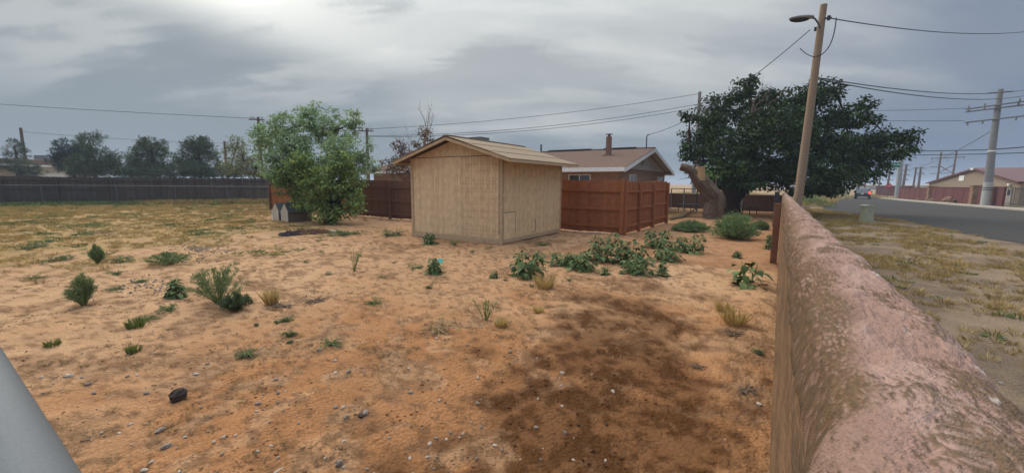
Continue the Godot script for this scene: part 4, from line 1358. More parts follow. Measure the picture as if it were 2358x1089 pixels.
func build_lines() -> void:
	var g := "overhead power and service lines"
	var L := [
		[Vector3(0.92, 7.12, -17.95), Vector3(16.3, 13.2, -48.2), 0.55, 0.018, "thick cable leaving the street lamp pole towards the upper right"],
		[Vector3(0.42, 6.85, -17.95), Vector3(-6.85, 4.52, -25.6), 0.55, 0.014, "service cable sagging from the street lamp pole to the house mast"],
		[Vector3(0.68, 5.28, -18.0), Vector3(22.0, 11.85, -63.6), 0.9, 0.02, "upper of two parallel lines right of the street lamp pole"],
		[Vector3(0.68, 5.24, -18.0), Vector3(22.0, 11.35, -63.6), 1.0, 0.02, "lower of two parallel lines right of the street lamp pole"],
		[Vector3(-90.5, 11.65, -9.4), Vector3(-58.9, 9.8, -29.4), 0.1, 0.03, "line across the sky above the pines at the left"],
		[Vector3(-92.2, 8.4, -13.3), Vector3(-68.1, 7.0, -29.1), 0.2, 0.022, "faint lower line between the two poles at the left"],
		[Vector3(-58.9, 9.6, -29.4), Vector3(-42.4, 7.6, -33.6), 0.1, 0.022, "short line passing behind the bushy tree top"],
		[Vector3(-42.4, 7.9, -33.6), Vector3(-9.1, 12.4, -55.7), 0.6, 0.024, "highest line over the shed and the house"],
		[Vector3(-42.4, 7.1, -33.6), Vector3(-9.1, 11.2, -55.7), 0.9, 0.026, "middle line over the shed and the house"],
		[Vector3(-42.4, 7.0, -33.6), Vector3(-9.1, 10.8, -55.7), 0.95, 0.026, "lower line over the shed and the house"],
		[Vector3(-9.1, 6.2, -55.7), Vector3(16.65, 5.1, -58.9), 0.35, 0.04, "upper thick line from behind the house gable to the grey utility pole"],
		[Vector3(-9.1, 5.7, -55.7), Vector3(16.65, 4.7, -58.9), 0.3, 0.035, "lower thick line from behind the house gable to the grey utility pole"],
		[Vector3(16.65, 5.1, -58.9), Vector3(30.0, 6.4, -58.0), 0.1, 0.05, "thick line leaving the grey utility pole at the right edge"],
		[Vector3(16.65, 4.7, -58.9), Vector3(30.0, 5.2, -58.0), 0.1, 0.04, "second thick line leaving the grey utility pole at the right edge"],
		[Vector3(-9.1, 11.0, -55.7), Vector3(14.9, 9.3, -60.4), 0.4, 0.022, "thin line behind the big tree to the upper crossarm"],
		[Vector3(-9.1, 10.4, -55.7), Vector3(14.9, 8.1, -60.4), 0.4, 0.022, "thin line behind the big tree to the lower crossarm"],
		[Vector3(16.6, 7.0, -58.9), Vector3(26.0, 6.0, -130.0), 0.5, 0.03, "line sloping from the grey utility pole down towards the junction"]]
	for l in L:
		var o := part("power_line", wire(l[0], l[1], l[2], l[3]), M.cable, self)
		tag(o, l[4], "power line", g)

# ------------------------------------------------------------------ small objects
func rock_mesh(w: float, h: float, sd: int) -> ArrayMesh:
	var st := ST()
	var n := FastNoiseLite.new()
	n.seed = sd
	n.frequency = 0.9
	var rows := 5
	var cols := 8
	var pt := func(i: int, j: int) -> Vector3:
		var th := PI * i / rows
		var ph := TAU * (j % cols) / cols + 0.4 * i
		var d := Vector3(sin(th) * cos(ph), cos(th), sin(th) * sin(ph))
		var r := 1.0 + 0.55 * n.get_noise_3dv(d * 1.4)
		return Vector3(d.x * w * 0.5 * r, d.y * h * 0.55 * r + h * 0.32, d.z * w * 0.42 * r)
	for i in rows:
		for j in cols:
			quad(st, pt.call(i, j), pt.call(i, j + 1), pt.call(i + 1, j + 1), pt.call(i + 1, j))
	return done(st)

func build_stones() -> void:
	var variants := []
	for k in 8:
		variants.append(rock_mesh(1.0, 1.0, 20 + k))
	for s in STONES:
		var o: MeshInstance3D
		if s[4] == 3:
			o = part("wood_scrap", boxm(Vector3(1, 0.3, 0.3), 0.05), M.stone[3], self)
		else:
			o = part("stone", variants[rng.randi() % 8], M.stone[s[4]], self)
		o.position = Vector3(s[0], gh(s[0], s[1]) - float(s[3]) * 0.12, s[1])
		o.scale = Vector3(s[2], float(s[3]) * (1.25 if float(s[2]) > 0.12 else 0.9), float(s[2]) * 0.8)
		o.rotation.y = rng.randf() * TAU
		tag(o, s[5], "wood scrap" if s[4] == 3 else "stone", s[6])
	# fine gravel too small to count
	var mm := MultiMesh.new()
	mm.transform_format = MultiMesh.TRANSFORM_3D
	mm.use_colors = true
	mm.mesh = rock_mesh(1.0, 1.0, 77)
	var tr := []
	var cols := []
	for k in 2600:
		var d := 1.8 + pow(rng.randf(), 1.6) * 16.0
		var a := deg_to_rad(rng.randf_range(-92.0, -14.0))
		var x := d * sin(a)
		var z := -d * cos(a)
		if x > -0.1 or (x > -9.6 and x < -5.6 and z < -8.7):
			continue
		if damp(x, z) > 0.4 and rng.randf() < 0.7:
			continue
		var w := 0.006 + 0.02 * pow(rng.randf(), 3.0)
		tr.append(Transform3D(Basis(Vector3.UP, rng.randf() * TAU).scaled(Vector3(w, w * 0.7, w)), Vector3(x, gh(x, z) - w * 0.1, z)))
		var b := rng.randf()
		cols.append(Color(0.2, 0.16, 0.13).lerp(Color(0.5, 0.42, 0.34), b * b))
	# crumbled clods of the same earth, thickest on the crusted patches
	for k in 9000:
		var d := 1.7 + pow(rng.randf(), 1.5) * 13.0
		var a := deg_to_rad(rng.randf_range(-92.0, -10.0))
		var x := d * sin(a)
		var z := -d * cos(a)
		if x > -0.1 or (x > -9.6 and x < -5.6 and z < -8.7):
			continue
		if n_fine.get_noise_2d(x * 0.42 + 15.0, z * 0.42) + 0.6 * n_mid.get_noise_2d(x, z) + rng.randf() * 0.5 < 0.2:
			continue
		var w := 0.007 + 0.02 * pow(rng.randf(), 2.5)
		tr.append(Transform3D(Basis(Vector3.UP, rng.randf() * TAU).scaled(Vector3(w * rng.randf_range(0.8, 1.6), w * 0.6, w)), Vector3(x, gh(x, z) - w * 0.12, z)))
		cols.append(soil(x, z) * rng.randf_range(0.45, 0.85))
	# two gravel heaps in the field and the strip by the fence
	for h in [[-11.8, -4.33, 0.5, 0.16, 170], [-17.8, -3.9, 0.7, 0.2, 110], [-8.27, -2.24, 0.45, 0.18, 50], [-5.3, -13.0, 0.9, 0.12, 260], [-10.6, -3.6, 0.4, 0.2, 40]]:
		for k in h[4]:
			var x: float = h[0] + rng.randfn() * h[2]
			var z: float = h[1] + rng.randfn() * h[3]
			var w := 0.02 + 0.03 * rng.randf()
			tr.append(Transform3D(Basis(Vector3.UP, rng.randf() * TAU).scaled(Vector3(w, w * 0.7, w)), Vector3(x, gh(x, z), z)))
			cols.append(Color(0.2, 0.15, 0.12).lerp(Color(0.42, 0.33, 0.26), rng.randf()))
	# road gravel on the verge
	for k in 900:
		var x := rng.randf_range(0.6, 7.0)
		var z := -rng.randf_range(1.5, 26.0)
		if on_road(x, z) > 0.0:
			continue
		var w := 0.015 + 0.03 * pow(rng.randf(), 3.0)
		tr.append(Transform3D(Basis(Vector3.UP, rng.randf() * TAU).scaled(Vector3(w, w * 0.7, w)), Vector3(x, gh(x, z), z)))
		cols.append(Color(0.2, 0.17, 0.14).lerp(Color(0.42, 0.36, 0.3), rng.randf()))
	mm.instance_count = tr.size()
	for k in tr.size():
		mm.set_instance_transform(k, tr[k])
		mm.set_instance_color(k, cols[k])
	var o := MultiMeshInstance3D.new()
	o.name = "gravel"
	o.multimesh = mm
	var gm := mat(Color(1, 1, 1), 0.9, 0.2)
	gm.vertex_color_use_as_albedo = true
	o.material_override = gm
	add_child(o)
	o.set_meta("kind", "stuff")
	o.set_meta("label", "fine gravel and pebbles strewn over the ground")

func build_litter() -> void:
	# kennels
	for i in 2:
		var x: float = [-17.62, -16.92][i]
		var z: float = [-9.72, -9.72][i]
		var t := thing("dog_kennel", ["small pale wooden dog kennel, left of the pair", "small pale wooden dog kennel with grey roof, right of the pair"][i], "dog kennel", Vector3(x, gh(x, z), z), -0.12, "pair of dog kennels by the bushy tree")
		part("front", prism([Vector2(-0.3, 0), Vector2(0.3, 0), Vector2(0.3, 0.42), Vector2(0, 0.72), Vector2(-0.3, 0.42)], 0.45, 0.48), M.dog_wood, t)
		part("body", prism([Vector2(-0.29, 0), Vector2(0.29, 0), Vector2(0.29, 0.41), Vector2(0, 0.7), Vector2(-0.29, 0.41)], -0.48, 0.449), M.dog_side, t)
		for s in [-1.0, 1.0]:
			part("roof_panel", prism([Vector2(s * 0.001, 0.745), Vector2(s * 0.37, 0.375), Vector2(s * 0.355, 0.355), Vector2(s * 0.001, 0.715)], -0.53, 0.455), M.dog_roof, t)
			for k in 4:
				boxat("corner_strip", Vector3(s * 0.285, 0.21, 0.486 if k == 0 else -0.486), Vector3(0.04, 0.41, 0.012), M.white, t) if k < 2 else null
	# a dark heap of cloth
	var t := thing("cloth_heap", "dark heap of discarded cloth lying on the sand", "cloth", Vector3(-12.5, gh(-12.5, -7.6), -7.6), 1.2)
	for k in 2:
		var st := ST()
		st.set_smooth_group(1)
		var nx := 22
		var nz := 10
		var p := func(i: int, j: int) -> Vector3:
			var u := float(i) / nx * 2 - 1
			var w := float(j) / nz * 2 - 1
			var e := maxf(0.0, 1.0 - u * u) * maxf(0.0, 1.0 - w * w)
			var hgt := (0.16 if k == 0 else 0.13) * sqrt(e) * (0.65 + 0.9 * n_fine.get_noise_2d(u * 4.0 + k * 9.0, w * 4.0)) + 0.015 * n_fine.get_noise_2d(u * 14, w * 14)
			return Vector3(u * (0.62 if k == 0 else 0.36) + (0.0 if k == 0 else -0.55), maxf(hgt, -0.01), w * 0.3 * (1.0 + 0.4 * n_mid.get_noise_1d(u * 4.0)) + (0.0 if k == 0 else 0.06))
		for i in nx:
			for j in nz:
				quad(st, p.call(i, j), p.call(i + 1, j), p.call(i + 1, j + 1), p.call(i, j + 1))
		part("fold", done(st), M.cloth_brown if k == 0 else M.cloth, t)
	part("white_scrap", rock_mesh(0.14, 0.1, 3), M.sign_white, t, Vector3(0.62, 0.0, 0.28))
	# a teal scrap
	t = thing("plastic_scrap", "small teal plastic scrap on the sand beside a leafy weed", "scrap", Vector3(-5.79, gh(-5.79, -6.29), -6.29), 0.5)
	var s := boxat("panel", Vector3(0, 0.045, 0), Vector3(0.12, 0.09, 0.01), M.teal, t, 0.002)
	s.rotation.x = -0.5
	boxat("flap", Vector3(0.02, 0.012, 0.04), Vector3(0.1, 0.006, 0.05), M.teal, t)
	# gate rail close to the camera
	t = thing("pipe_gate", "galvanised pipe gate rail close to the camera at lower left", "gate", Vector3(-0.6, 0, 0))
	part("top_rail", tubem([Vector3(-2.6, 1.36, -0.112 + 0.0), Vector3(0.4, 1.36, -0.04)], [0.04], 40), M.galv, t)
	part("bottom_rail", tubem([Vector3(-2.6, 0.12, -0.112), Vector3(0.4, 0.12, -0.04)], [0.024], 12), M.galv, t)
	for x in [-2.6, 0.4]:
		part("upright", tubem([Vector3(x, 0.02, -0.05 - 0.024 * (0.4 - x)), Vector3(x, 1.36, -0.05 - 0.024 * (0.4 - x))], [0.03], 16), M.galv, t)

# ------------------------------------------------------------------ plants
func tree(called: String, label: String, base: Vector3, trunks: Array, blobs: Array, o: Dictionary) -> Node3D:
	rng.seed = o.seed
	var t := thing(called, label, o.get("category", "tree"), base, 0.0, o.get("group", ""))
	var tips := []
	for tr in trunks:
		var pts := []
		for p in tr[0]:
			pts.append(p - base)
		part("trunk", gnarled(pts, tr[1], 24, 22, 0.22, 4.0) if o.has("sides") else tubem(pts, tr[1], 10, 0.25), o.bark, t)
		tips.append(pts[-1])
		if pts.size() > 2:
			tips.append(pts[-2])
	var L := Leaves.new()
	var ll: float = o.leaf
	var lw: float = o.width
	var cols: Array = o.cols
	var cr: float = o.clump
	for b in blobs:
		var c: Vector3 = b[0] - base
		var rx: float = b[1]
		var ry: float = b[2]
		var best: Vector3 = tips[0]
		for q in tips:
			if c.distance_to(q) < c.distance_to(best):
				best = q
		var limb_r: float = clampf(0.03 * c.distance_to(best) + 0.02, 0.02, o.get("limb", 0.12))
		if rx < 0.3:
			limb_r = minf(limb_r, 0.014)
		var midp: Vector3 = (best + c) * 0.5 + Vector3(rng.randf_range(-0.2, 0.2), 0.12 * c.distance_to(best), rng.randf_range(-0.2, 0.2)) * o.get("bend", 1.0)
		var lp := bez(best, midp, c, 5)
		part("limb", tubem(lp, [limb_r, limb_r * 0.9, limb_r * 0.75, limb_r * 0.6, limb_r * 0.45, limb_r * 0.3], 6, 0.2), o.bark, t)
		tips.append(c)
		var nc := int(o.density * (rx * rx + 2.0 * rx * ry) / (cr * cr))
		var tw := ST()
		for k in nc:
			var d := rv()
			var rad := pow(rng.randf(), o.get("shell", 0.42))
			var p := c + Vector3(d.x * rx, d.y * ry, d.z * rx) * rad * rng.randf_range(0.86, 1.16)
			if k % 5 == 0:
				var q := c.lerp(p, 0.95)
				tube(tw, [c, (c + q) * 0.5 + rv() * 0.08, q], [limb_r * 0.35, limb_r * 0.22, 0.004], 4)
			var base_c: Color = cols[rng.randi() % cols.size()]
			var tone := rng.randf_range(0.8, 1.22)
			var out := (Vector3(d.x, d.y * 0.5 + o.get("lift", 0.0), d.z)).normalized()
			for m in o.per:
				var off := rv() * cr * pow(rng.randf(), 0.6)
				off.y *= o.get("flat", 0.7)
				var ld: Vector3 = (out * 0.6 + rv() * o.get("spread", 0.9) + Vector3(0, -o.get("droop", 0.35), 0)).normalized()
				var up := (Vector3.UP + rv() * 0.7).normalized()
				if absf(ld.dot(up)) > 0.97:
					up = Vector3(up.z, up.x, up.y)
				var sz := rng.randf_range(0.65, 1.2)
				var cc := base_c * tone * rng.randf_range(0.85, 1.15)
				cc.a = 1.0
				L.add(p + off, ld, up, ll * sz, lw * sz, cc)
		if nc > 4:
			part("twigs", done(tw), o.bark, t).set_meta("kind", "stuff")
	part("crown", L.mesh(), o.get("mat", M.leaf), t).set_meta("label", o.get("crown", "leafy crown"))
	return t

func bare_twigs(t: Node3D, from: Vector3, tips: Array, m: Material, r: float) -> void:
	for e in tips:
		var st := ST()
		var a := from - t.position
		var b: Vector3 = e - t.position
		var pts := bez(a, (a + b) * 0.5 + rv() * 0.25, b, 6)
		tube(st, pts, [r, r * 0.8, r * 0.6, r * 0.5, r * 0.4, r * 0.25, r * 0.12], 5)
		for k in range(2, 7):
			for j in 2:
				var q: Vector3 = pts[k]
				var d := (b - a).normalized() * 0.5 + rv() * 0.6 + Vector3(0, 0.35, 0)
				tube(st, [q, q + d * 0.25 * rng.randf_range(0.5, 1.3), q + d * 0.55 + rv() * 0.1], [r * 0.3, r * 0.2, r * 0.06], 4)
		part("bare_branch", done(st), m, t)

func build_trees() -> void:
	var g_m := [Color(0.042, 0.07, 0.026), Color(0.034, 0.058, 0.023), Color(0.052, 0.082, 0.03), Color(0.038, 0.062, 0.027)]
	var t := tree("shade_tree", "big dark green spreading tree standing behind the leaning lamp pole", Vector3(-2.15, 0, -25.0), [
		[[Vector3(-2.2, -0.3, -25.0), Vector3(-2.3, 0.5, -25.1), Vector3(-2.3, 1.1, -25.2), Vector3(-2.5, 2.1, -25.3), Vector3(-3.2, 3.2, -25.2)], [0.62, 0.47, 0.42, 0.32, 0.2]],
		[[Vector3(-2.2, 0.7, -25.1), Vector3(-1.85, 1.3, -25.4), Vector3(-1.1, 2.0, -25.8), Vector3(0.1, 2.7, -26.2)], [0.36, 0.34, 0.28, 0.18]],
		[[Vector3(-2.2, 1.0, -25.1), Vector3(-1.8, 2.2, -25.3), Vector3(-1.3, 3.6, -25.6)], [0.3, 0.27, 0.18]]],
		MULBERRY, {seed = 11, bark = M.bark_dark, leaf = 0.17, width = 0.125, cols = g_m, clump = 0.34, density = 3.1, per = 17, droop = 0.55, limb = 0.13, crown = "dense dark green crown", mat = M.leaf_dense, sides = 14})
	rng.seed = 5
	bare_twigs(t, Vector3(-3.6, 4.3, -24.9), [Vector3(-4.05, 5.9, -24.6), Vector3(-4.3, 5.1, -24.5), Vector3(-3.7, 5.4, -24.7)], M.twig, 0.03)
	bare_twigs(t, Vector3(-1.6, 5.3, -25.1), [Vector3(-1.2, 6.5, -25.4), Vector3(-0.9, 6.1, -25.5), Vector3(-0.2, 6.2, -25.8)], M.twig, 0.03)
	# lopped trunk with fresh shoots
	var sp := Vector3(-2.65, 0, -21.9)
	t = thing("lopped_trunk", "thick lopped tree trunk leaning left with sawn branch stubs", "tree trunk", sp)
	part("trunk", gnarled([Vector3(0.05, -0.25, 0), Vector3(0.03, 0.3, 0), Vector3(0.05, 0.9, -0.1), Vector3(-0.25, 1.35, -0.02), Vector3(-0.62, 1.8, 0.1), Vector3(-0.95, 2.2, 0.24)], [0.46, 0.4, 0.38, 0.36, 0.33, 0.2], 40, 40, 0.3, 3.0), M.bark, t)
	part("ridge_root", gnarled([Vector3(0.34, -0.2, 0.15), Vector3(0.27, 0.6, 0.16), Vector3(0.22, 1.0, 0.14), Vector3(-0.1, 1.42, 0.24), Vector3(-0.5, 1.8, 0.3)], [0.18, 0.17, 0.17, 0.15, 0.06], 26, 20, 0.35, 8.0), M.bark, t)
	part("branch_stub", gnarled([Vector3(-0.75, 2.0, 0.2), Vector3(-1.1, 2.32, 0.38), Vector3(-1.5, 2.46, 0.52)], [0.24, 0.18, 0.15], 16, 20, 0.28, 5.0), M.bark, t)
	var stub := part("branch_stub", gnarled([Vector3(-0.6, 1.8, 0.24), Vector3(-0.64, 2.1, 0.24), Vector3(-0.66, 2.46, 0.22)], [0.24, 0.2, 0.205], 14, 24, 0.14, 9.0), M.bare_wood, t)
	stub.set_meta("label", "debarked upright stub with a flat sawn top")
	part("cut_face", tubem([Vector3(-0.66, 2.455, 0.22), Vector3(-0.66, 2.475, 0.22)], [0.19], 16), M.cut_wood, stub)
	var shoots := ST()
	for e in [[Vector3(-0.9, 2.2, 0.25), Vector3(-0.7, 3.0, 0.2)], [Vector3(-0.95, 1.95, 0.3), Vector3(-1.6, 1.82, 0.4)], [Vector3(-0.4, 1.6, 0.1), Vector3(-0.8, 1.7, 0.35)], [Vector3(-0.5, 1.7, 0.25), Vector3(-0.95, 2.05, 0.4)]]:
		tube(shoots, bez(e[0], (e[0] + e[1]) * 0.5 + Vector3(-0.08, 0.05, 0.05), e[1], 6), [0.022, 0.02, 0.016, 0.012, 0.01, 0.008, 0.005], 5)
	part("shoot", done(shoots), M.bark, t)
	tree("young_shoots", "light green leafy shoots sprouting behind the lopped trunk", Vector3(-2.7, 0, -22.6), [[[Vector3(-2.6, -0.1, -22.8), Vector3(-2.7, 1.0, -22.9), Vector3(-2.75, 1.8, -23.0)], [0.07, 0.06, 0.03]]],
		SUCKER, {seed = 12, bark = M.twig, leaf = 0.16, width = 0.1, cols = [Color(0.148, 0.247, 0.058), Color(0.124, 0.214, 0.058), Color(0.181, 0.281, 0.074)], clump = 0.22, density = 0.9, per = 9, droop = 0.5, limb = 0.03, category = "shrub", crown = "light green leaves"})
	# the bushy tree at the left, haze over its top painted as greyer leaves
	tree("bushy_tree", "tall bushy tree behind the dog kennels with haze painted into grey-green leaves", Vector3(-15.6, 0, -10.4), [
		[[Vector3(-15.5, -0.2, -10.3), Vector3(-15.7, 1.0, -10.5), Vector3(-16.1, 2.4, -10.9)], [0.22, 0.17, 0.1]], [[Vector3(-15.4, -0.2, -10.2), Vector3(-15.2, 1.2, -10.6), Vector3(-15.4, 2.8, -11.3)], [0.17, 0.14, 0.08]]],
		ELM, {seed = 21, bark = M.bark_dark, leaf = 0.125, width = 0.07, cols = [Color(0.277, 0.375, 0.220), Color(0.232, 0.331, 0.182), Color(0.342, 0.426, 0.259), Color(0.251, 0.336, 0.207)], clump = 0.22, density = 2.5, per = 18, droop = 0.3, limb = 0.045, shell = 0.6, bend = 0.3})
	tree("tree_lower_part", "yellow-green lower part of the bushy tree reaching the ground, added as a separate shrub", Vector3(-15.2, 0, -9.9), [
		[[Vector3(-15.2, -0.1, -9.9), Vector3(-15.0, 0.6, -10.0), Vector3(-15.3, 1.3, -10.1)], [0.13, 0.1, 0.06]]],
		TREE_LOWER, {seed = 22, bark = M.bark_dark, leaf = 0.125, width = 0.07, cols = [Color(0.216, 0.290, 0.092), Color(0.175, 0.250, 0.083), Color(0.268, 0.330, 0.114), Color(0.155, 0.219, 0.073)], clump = 0.22, density = 2.8, per = 18, droop = 0.4, limb = 0.05, shell = 0.5, category = "shrub"})  # lower half of the one tree, set apart to keep unhazed leaf colours
	tree("olive_tree", "dusty olive green tree behind the left fence beside the bushy tree", Vector3(-25.3, 0, -15.6), [
		[[Vector3(-25.3, -0.2, -15.6), Vector3(-25.4, 1.2, -15.7), Vector3(-25.5, 2.2, -15.8)], [0.2, 0.16, 0.1]]],
		OLIVE, {seed = 23, bark = M.bark_dark, leaf = 0.17, width = 0.08, cols = [Color(0.198, 0.223, 0.140), Color(0.165, 0.190, 0.116), Color(0.231, 0.247, 0.165)], clump = 0.34, density = 2.8, per = 17, droop = 0.2, limb = 0.07})
	# pines beyond the left fence
	var pc := [Color(0.085, 0.12, 0.072), Color(0.105, 0.14, 0.085), Color(0.07, 0.1, 0.065)]
	var pd := {bark = M.bark_dark, leaf = 0.4, width = 0.085, cols = pc, clump = 0.46, density = 2.7, per = 22, droop = -0.15, lift = 0.35, limb = 0.09, spread = 0.75, group = "pines beyond the left fence", category = "pine tree", crown = "dark needle crown", mat = M.leaf_dense}
	for a in [[PINEA, 31, "dark layered conifer leaning left, leftmost of the dense pines"], [PINEB, 32, "wide pine with a sparse upper tuft beside the dark conifer"], [PINEC, 33, "rounded pine in the middle of the left fence line"], [PINED, 34, "rounded pine nearest the bushy tree"], [PINEE, 35, "thin sparse pine at the far left edge by the pale house"]]:
		var bl: Array = a[0]
		var o := pd.duplicate()
		o.seed = a[1]
		if a[1] == 31:
			o.flat = 0.35
			o.cols = [Color(0.044, 0.076, 0.076), Color(0.051, 0.088, 0.085)]
		if a[1] == 35:
			o.density = 1.9
		var c: Vector3 = bl[1][0]
		var low := Vector3(c.x, 0, c.z)
		var top: Vector3 = bl[0][0]
		tree("pine_tree", a[2], low, [[[low - Vector3(0, 0.3, 0), low.lerp(top, 0.4), top], [0.28, 0.2, 0.08]]], bl, o)
	tree("hedge", "low dark hedge along the foot of the pines behind the left fence", Vector3(-47.0, 0, -17.5), [[[Vector3(-47, -0.2, -17.5), Vector3(-47, 0.8, -17.5), Vector3(-46.5, 1.4, -17.8)], [0.12, 0.1, 0.06]]],
		HEDGE, {seed = 36, bark = M.bark_dark, leaf = 0.34, width = 0.1, cols = [Color(0.045, 0.07, 0.05), Color(0.06, 0.085, 0.055)], clump = 0.42, density = 2.6, per = 15, lift = 0.3, droop = 0.0, limb = 0.05, category = "hedge", mat = M.leaf_dense})
	# half-bare reddish tree behind the shed
	t = tree("half_bare_tree", "half-bare tree with reddish dry leaves behind the shed's left eave", Vector3(-17.6, 0, -17.0), [
		[[Vector3(-17.5, -0.2, -17.0), Vector3(-17.6, 1.6, -17.1), Vector3(-17.4, 3.0, -17.4), Vector3(-17.1, 4.4, -17.7)], [0.14, 0.11, 0.07, 0.04]]],
		REDTREE, {seed = 41, bark = M.twig, leaf = 0.13, width = 0.085, cols = [Color(0.165, 0.102, 0.083), Color(0.214, 0.129, 0.099), Color(0.124, 0.096, 0.074), Color(0.116, 0.124, 0.066)], clump = 0.26, density = 2.6, per = 13, droop = 0.5, limb = 0.04})
	rng.seed = 6
	bare_twigs(t, Vector3(-17.1, 4.3, -17.7), [Vector3(-17.6, 5.7, -17.6), Vector3(-17.0, 5.9, -18.0), Vector3(-16.8, 5.4, -17.9)], M.twig, 0.03)
	bare_twigs(t, Vector3(-17.6, 2.2, -17.1), [Vector3(-19.0, 4.4, -16.9), Vector3(-18.2, 4.5, -17.2), Vector3(-17.9, 4.0, -17.2)], M.twig, 0.028)
	# roadside greenery
	tree("roadside_bush", "pale green roadside bush just right of the lamp pole foot", Vector3(2.9, 0, -46.0), [[[Vector3(2.9, -0.3, -46.0), Vector3(2.9, 0.5, -46.1), Vector3(2.8, 1.0, -46.2)], [0.1, 0.08, 0.05]]],
		ROADBUSH, {seed = 51, bark = M.twig, leaf = 0.2, width = 0.07, cols = [Color(0.214, 0.281, 0.124), Color(0.165, 0.239, 0.107), Color(0.264, 0.314, 0.148)], clump = 0.34, density = 1.6, per = 15, lift = 0.3, droop = -0.1, limb = 0.05, category = "bush"})
	tree("roadside_tree", "small pale green tree on the horizon left of the black vehicle", Vector3(14.0, -0.8, -130.0), [[[Vector3(13.6, -0.9, -131.0), Vector3(13.6, 0.6, -131.0), Vector3(13.7, 1.4, -131.0)], [0.2, 0.15, 0.1]]],
		ROADTREE, {seed = 52, bark = M.twig, leaf = 0.35, width = 0.16, cols = [Color(0.214, 0.264, 0.132), Color(0.181, 0.231, 0.116)], clump = 0.5, density = 1.3, per = 12, limb = 0.08})
	# vacant-lot shrubs by the junction
	for a in [[12.6, -101.5, 1.5, 0.8, "olive desert shrub right of the black vehicle"], [14.6, -102.2, 1.2, 0.6, "brown desert shrub left of the stop sign post"], [9.2, -97.0, 1.3, 0.7, "straw coloured shrub left of the black vehicle"], [7.0, -76.0, 1.0, 0.5, "dry yellow shrub at the bend of the road"]]:
		tree("desert_shrub", a[4], Vector3(a[0], fall(a[0], a[1]), a[1]), [[[Vector3(a[0], -0.9, a[1]), Vector3(a[0], -0.5, a[1])], [0.06, 0.04]]], [[Vector3(a[0], fall(a[0], a[1]) + float(a[3]) * 0.5, a[1]), a[2], float(a[3]) * 0.6], [Vector3(float(a[0]) + 1.0, fall(a[0], a[1]) + float(a[3]) * 0.35, float(a[1]) + 0.5), float(a[2]) * 0.7, float(a[3]) * 0.4]],
			{seed = int(-a[1]), bark = M.twig, leaf = 0.3, width = 0.08, cols = [Color(0.330, 0.281, 0.148), Color(0.247, 0.231, 0.132), Color(0.446, 0.346, 0.181)], clump = 0.4, density = 1.3, per = 12, lift = 0.3, limb = 0.04, category = "shrub", group = "desert shrubs by the junction"})

func leaf_shape(bend: float) -> ArrayMesh:
	# one broad pointed leaf of length 1 along +z, folded along its rib and drooping
	var st := ST()
	st.set_smooth_group(1)
	var prof := [[0.0, 0.02], [0.18, 0.26], [0.4, 0.34], [0.65, 0.24], [0.85, 0.1], [1.0, 0.0]]
	for i in prof.size() - 1:
		var a: Array = prof[i]
		var b: Array = prof[i + 1]
		var ya: float = -bend * pow(a[0], 2.0)
		var yb: float = -bend * pow(b[0], 2.0)
		for s in [-1.0, 1.0]:
			var p := [Vector3(0, ya, a[0]), Vector3(s * a[1], ya + 0.16 * a[1], a[0]), Vector3(s * b[1], yb + 0.16 * b[1], b[0]), Vector3(0, yb, b[0])]
			if s > 0:
				quad(st, p[0], p[1], p[2], p[3])
			else:
				quad(st, p[3], p[2], p[1], p[0])
	return done(st)

var leaf_meshes := []

func plant_leafy(t: Node3D, w: float, h: float) -> void:
	w *= 1.3
	h *= 1.1
	var big: bool = t.get_meta("label").find("large-leaved") >= 0
	var ll := 0.2 if big else clampf(0.075 + h * 0.09, 0.055, 0.16)
	var stems := int(clampf(w * 5.0, 1, 6))
	var n := int(clampf(240.0 * w * h / (ll * ll * 28.0), 14, 170))
	if big:
		n = 34
	var sti := []
	for k in stems:
		var a := TAU * k / stems + rng.randf()
		var r := w * 0.4 * (0.3 + 0.7 * rng.randf()) if stems > 1 else 0.0
		var top := Vector3(cos(a) * r, h * rng.randf_range(0.6, 0.95) if k > 0 else h * 0.92, sin(a) * r)
		var pts := bez(Vector3(cos(a) * r * 0.2, -0.03, sin(a) * r * 0.2), Vector3(cos(a) * r * 0.7, top.y * 0.4, sin(a) * r * 0.7), top, 6)
		sti.append(pts)
		part("stem", tubem(pts, [0.011, 0.01, 0.009, 0.008, 0.007, 0.005, 0.003], 5), M.stem, t)
	var pet := ST()
	for k in n:
		var pts: Array = sti[k % stems]
		var u := 0.12 + 0.88 * float(k / stems) / maxf(1.0, float(n) / stems)
		var i := int(u * 5.99)
		var p: Vector3 = pts[i].lerp(pts[mini(i + 1, 6)], u * 6.0 - i)
		var a := 2.4 * k + rng.randf() * 0.8
		var out := Vector3(cos(a), 0, sin(a))
		var reach := w * (0.36 - 0.26 * u) * rng.randf_range(0.3, 1.0)
		var sz := ll * (1.15 - 0.5 * u) * rng.randf_range(0.7, 1.2)
		var o := part("leaf", leaf_meshes[rng.randi() % 3], M.broad[rng.randi() % 4], t, p + out * reach + Vector3(0, rng.randf_range(-0.02, 0.03), 0))
		var b := Basis(Vector3.UP, atan2(out.x, out.z)) * Basis(Vector3.RIGHT, rng.randf_range(-0.35, 0.75)) * Basis(Vector3.BACK, rng.randf_range(-0.5, 0.5))
		o.basis = b.scaled(Vector3(sz, sz, sz))
		tube(pet, [p, p.lerp(o.position, 0.5) + Vector3(0, 0.012, 0), o.position], [0.004, 0.0035, 0.003], 4)
	part("leaf_stalks", done(pet), M.stem, t).set_meta("kind", "stuff")

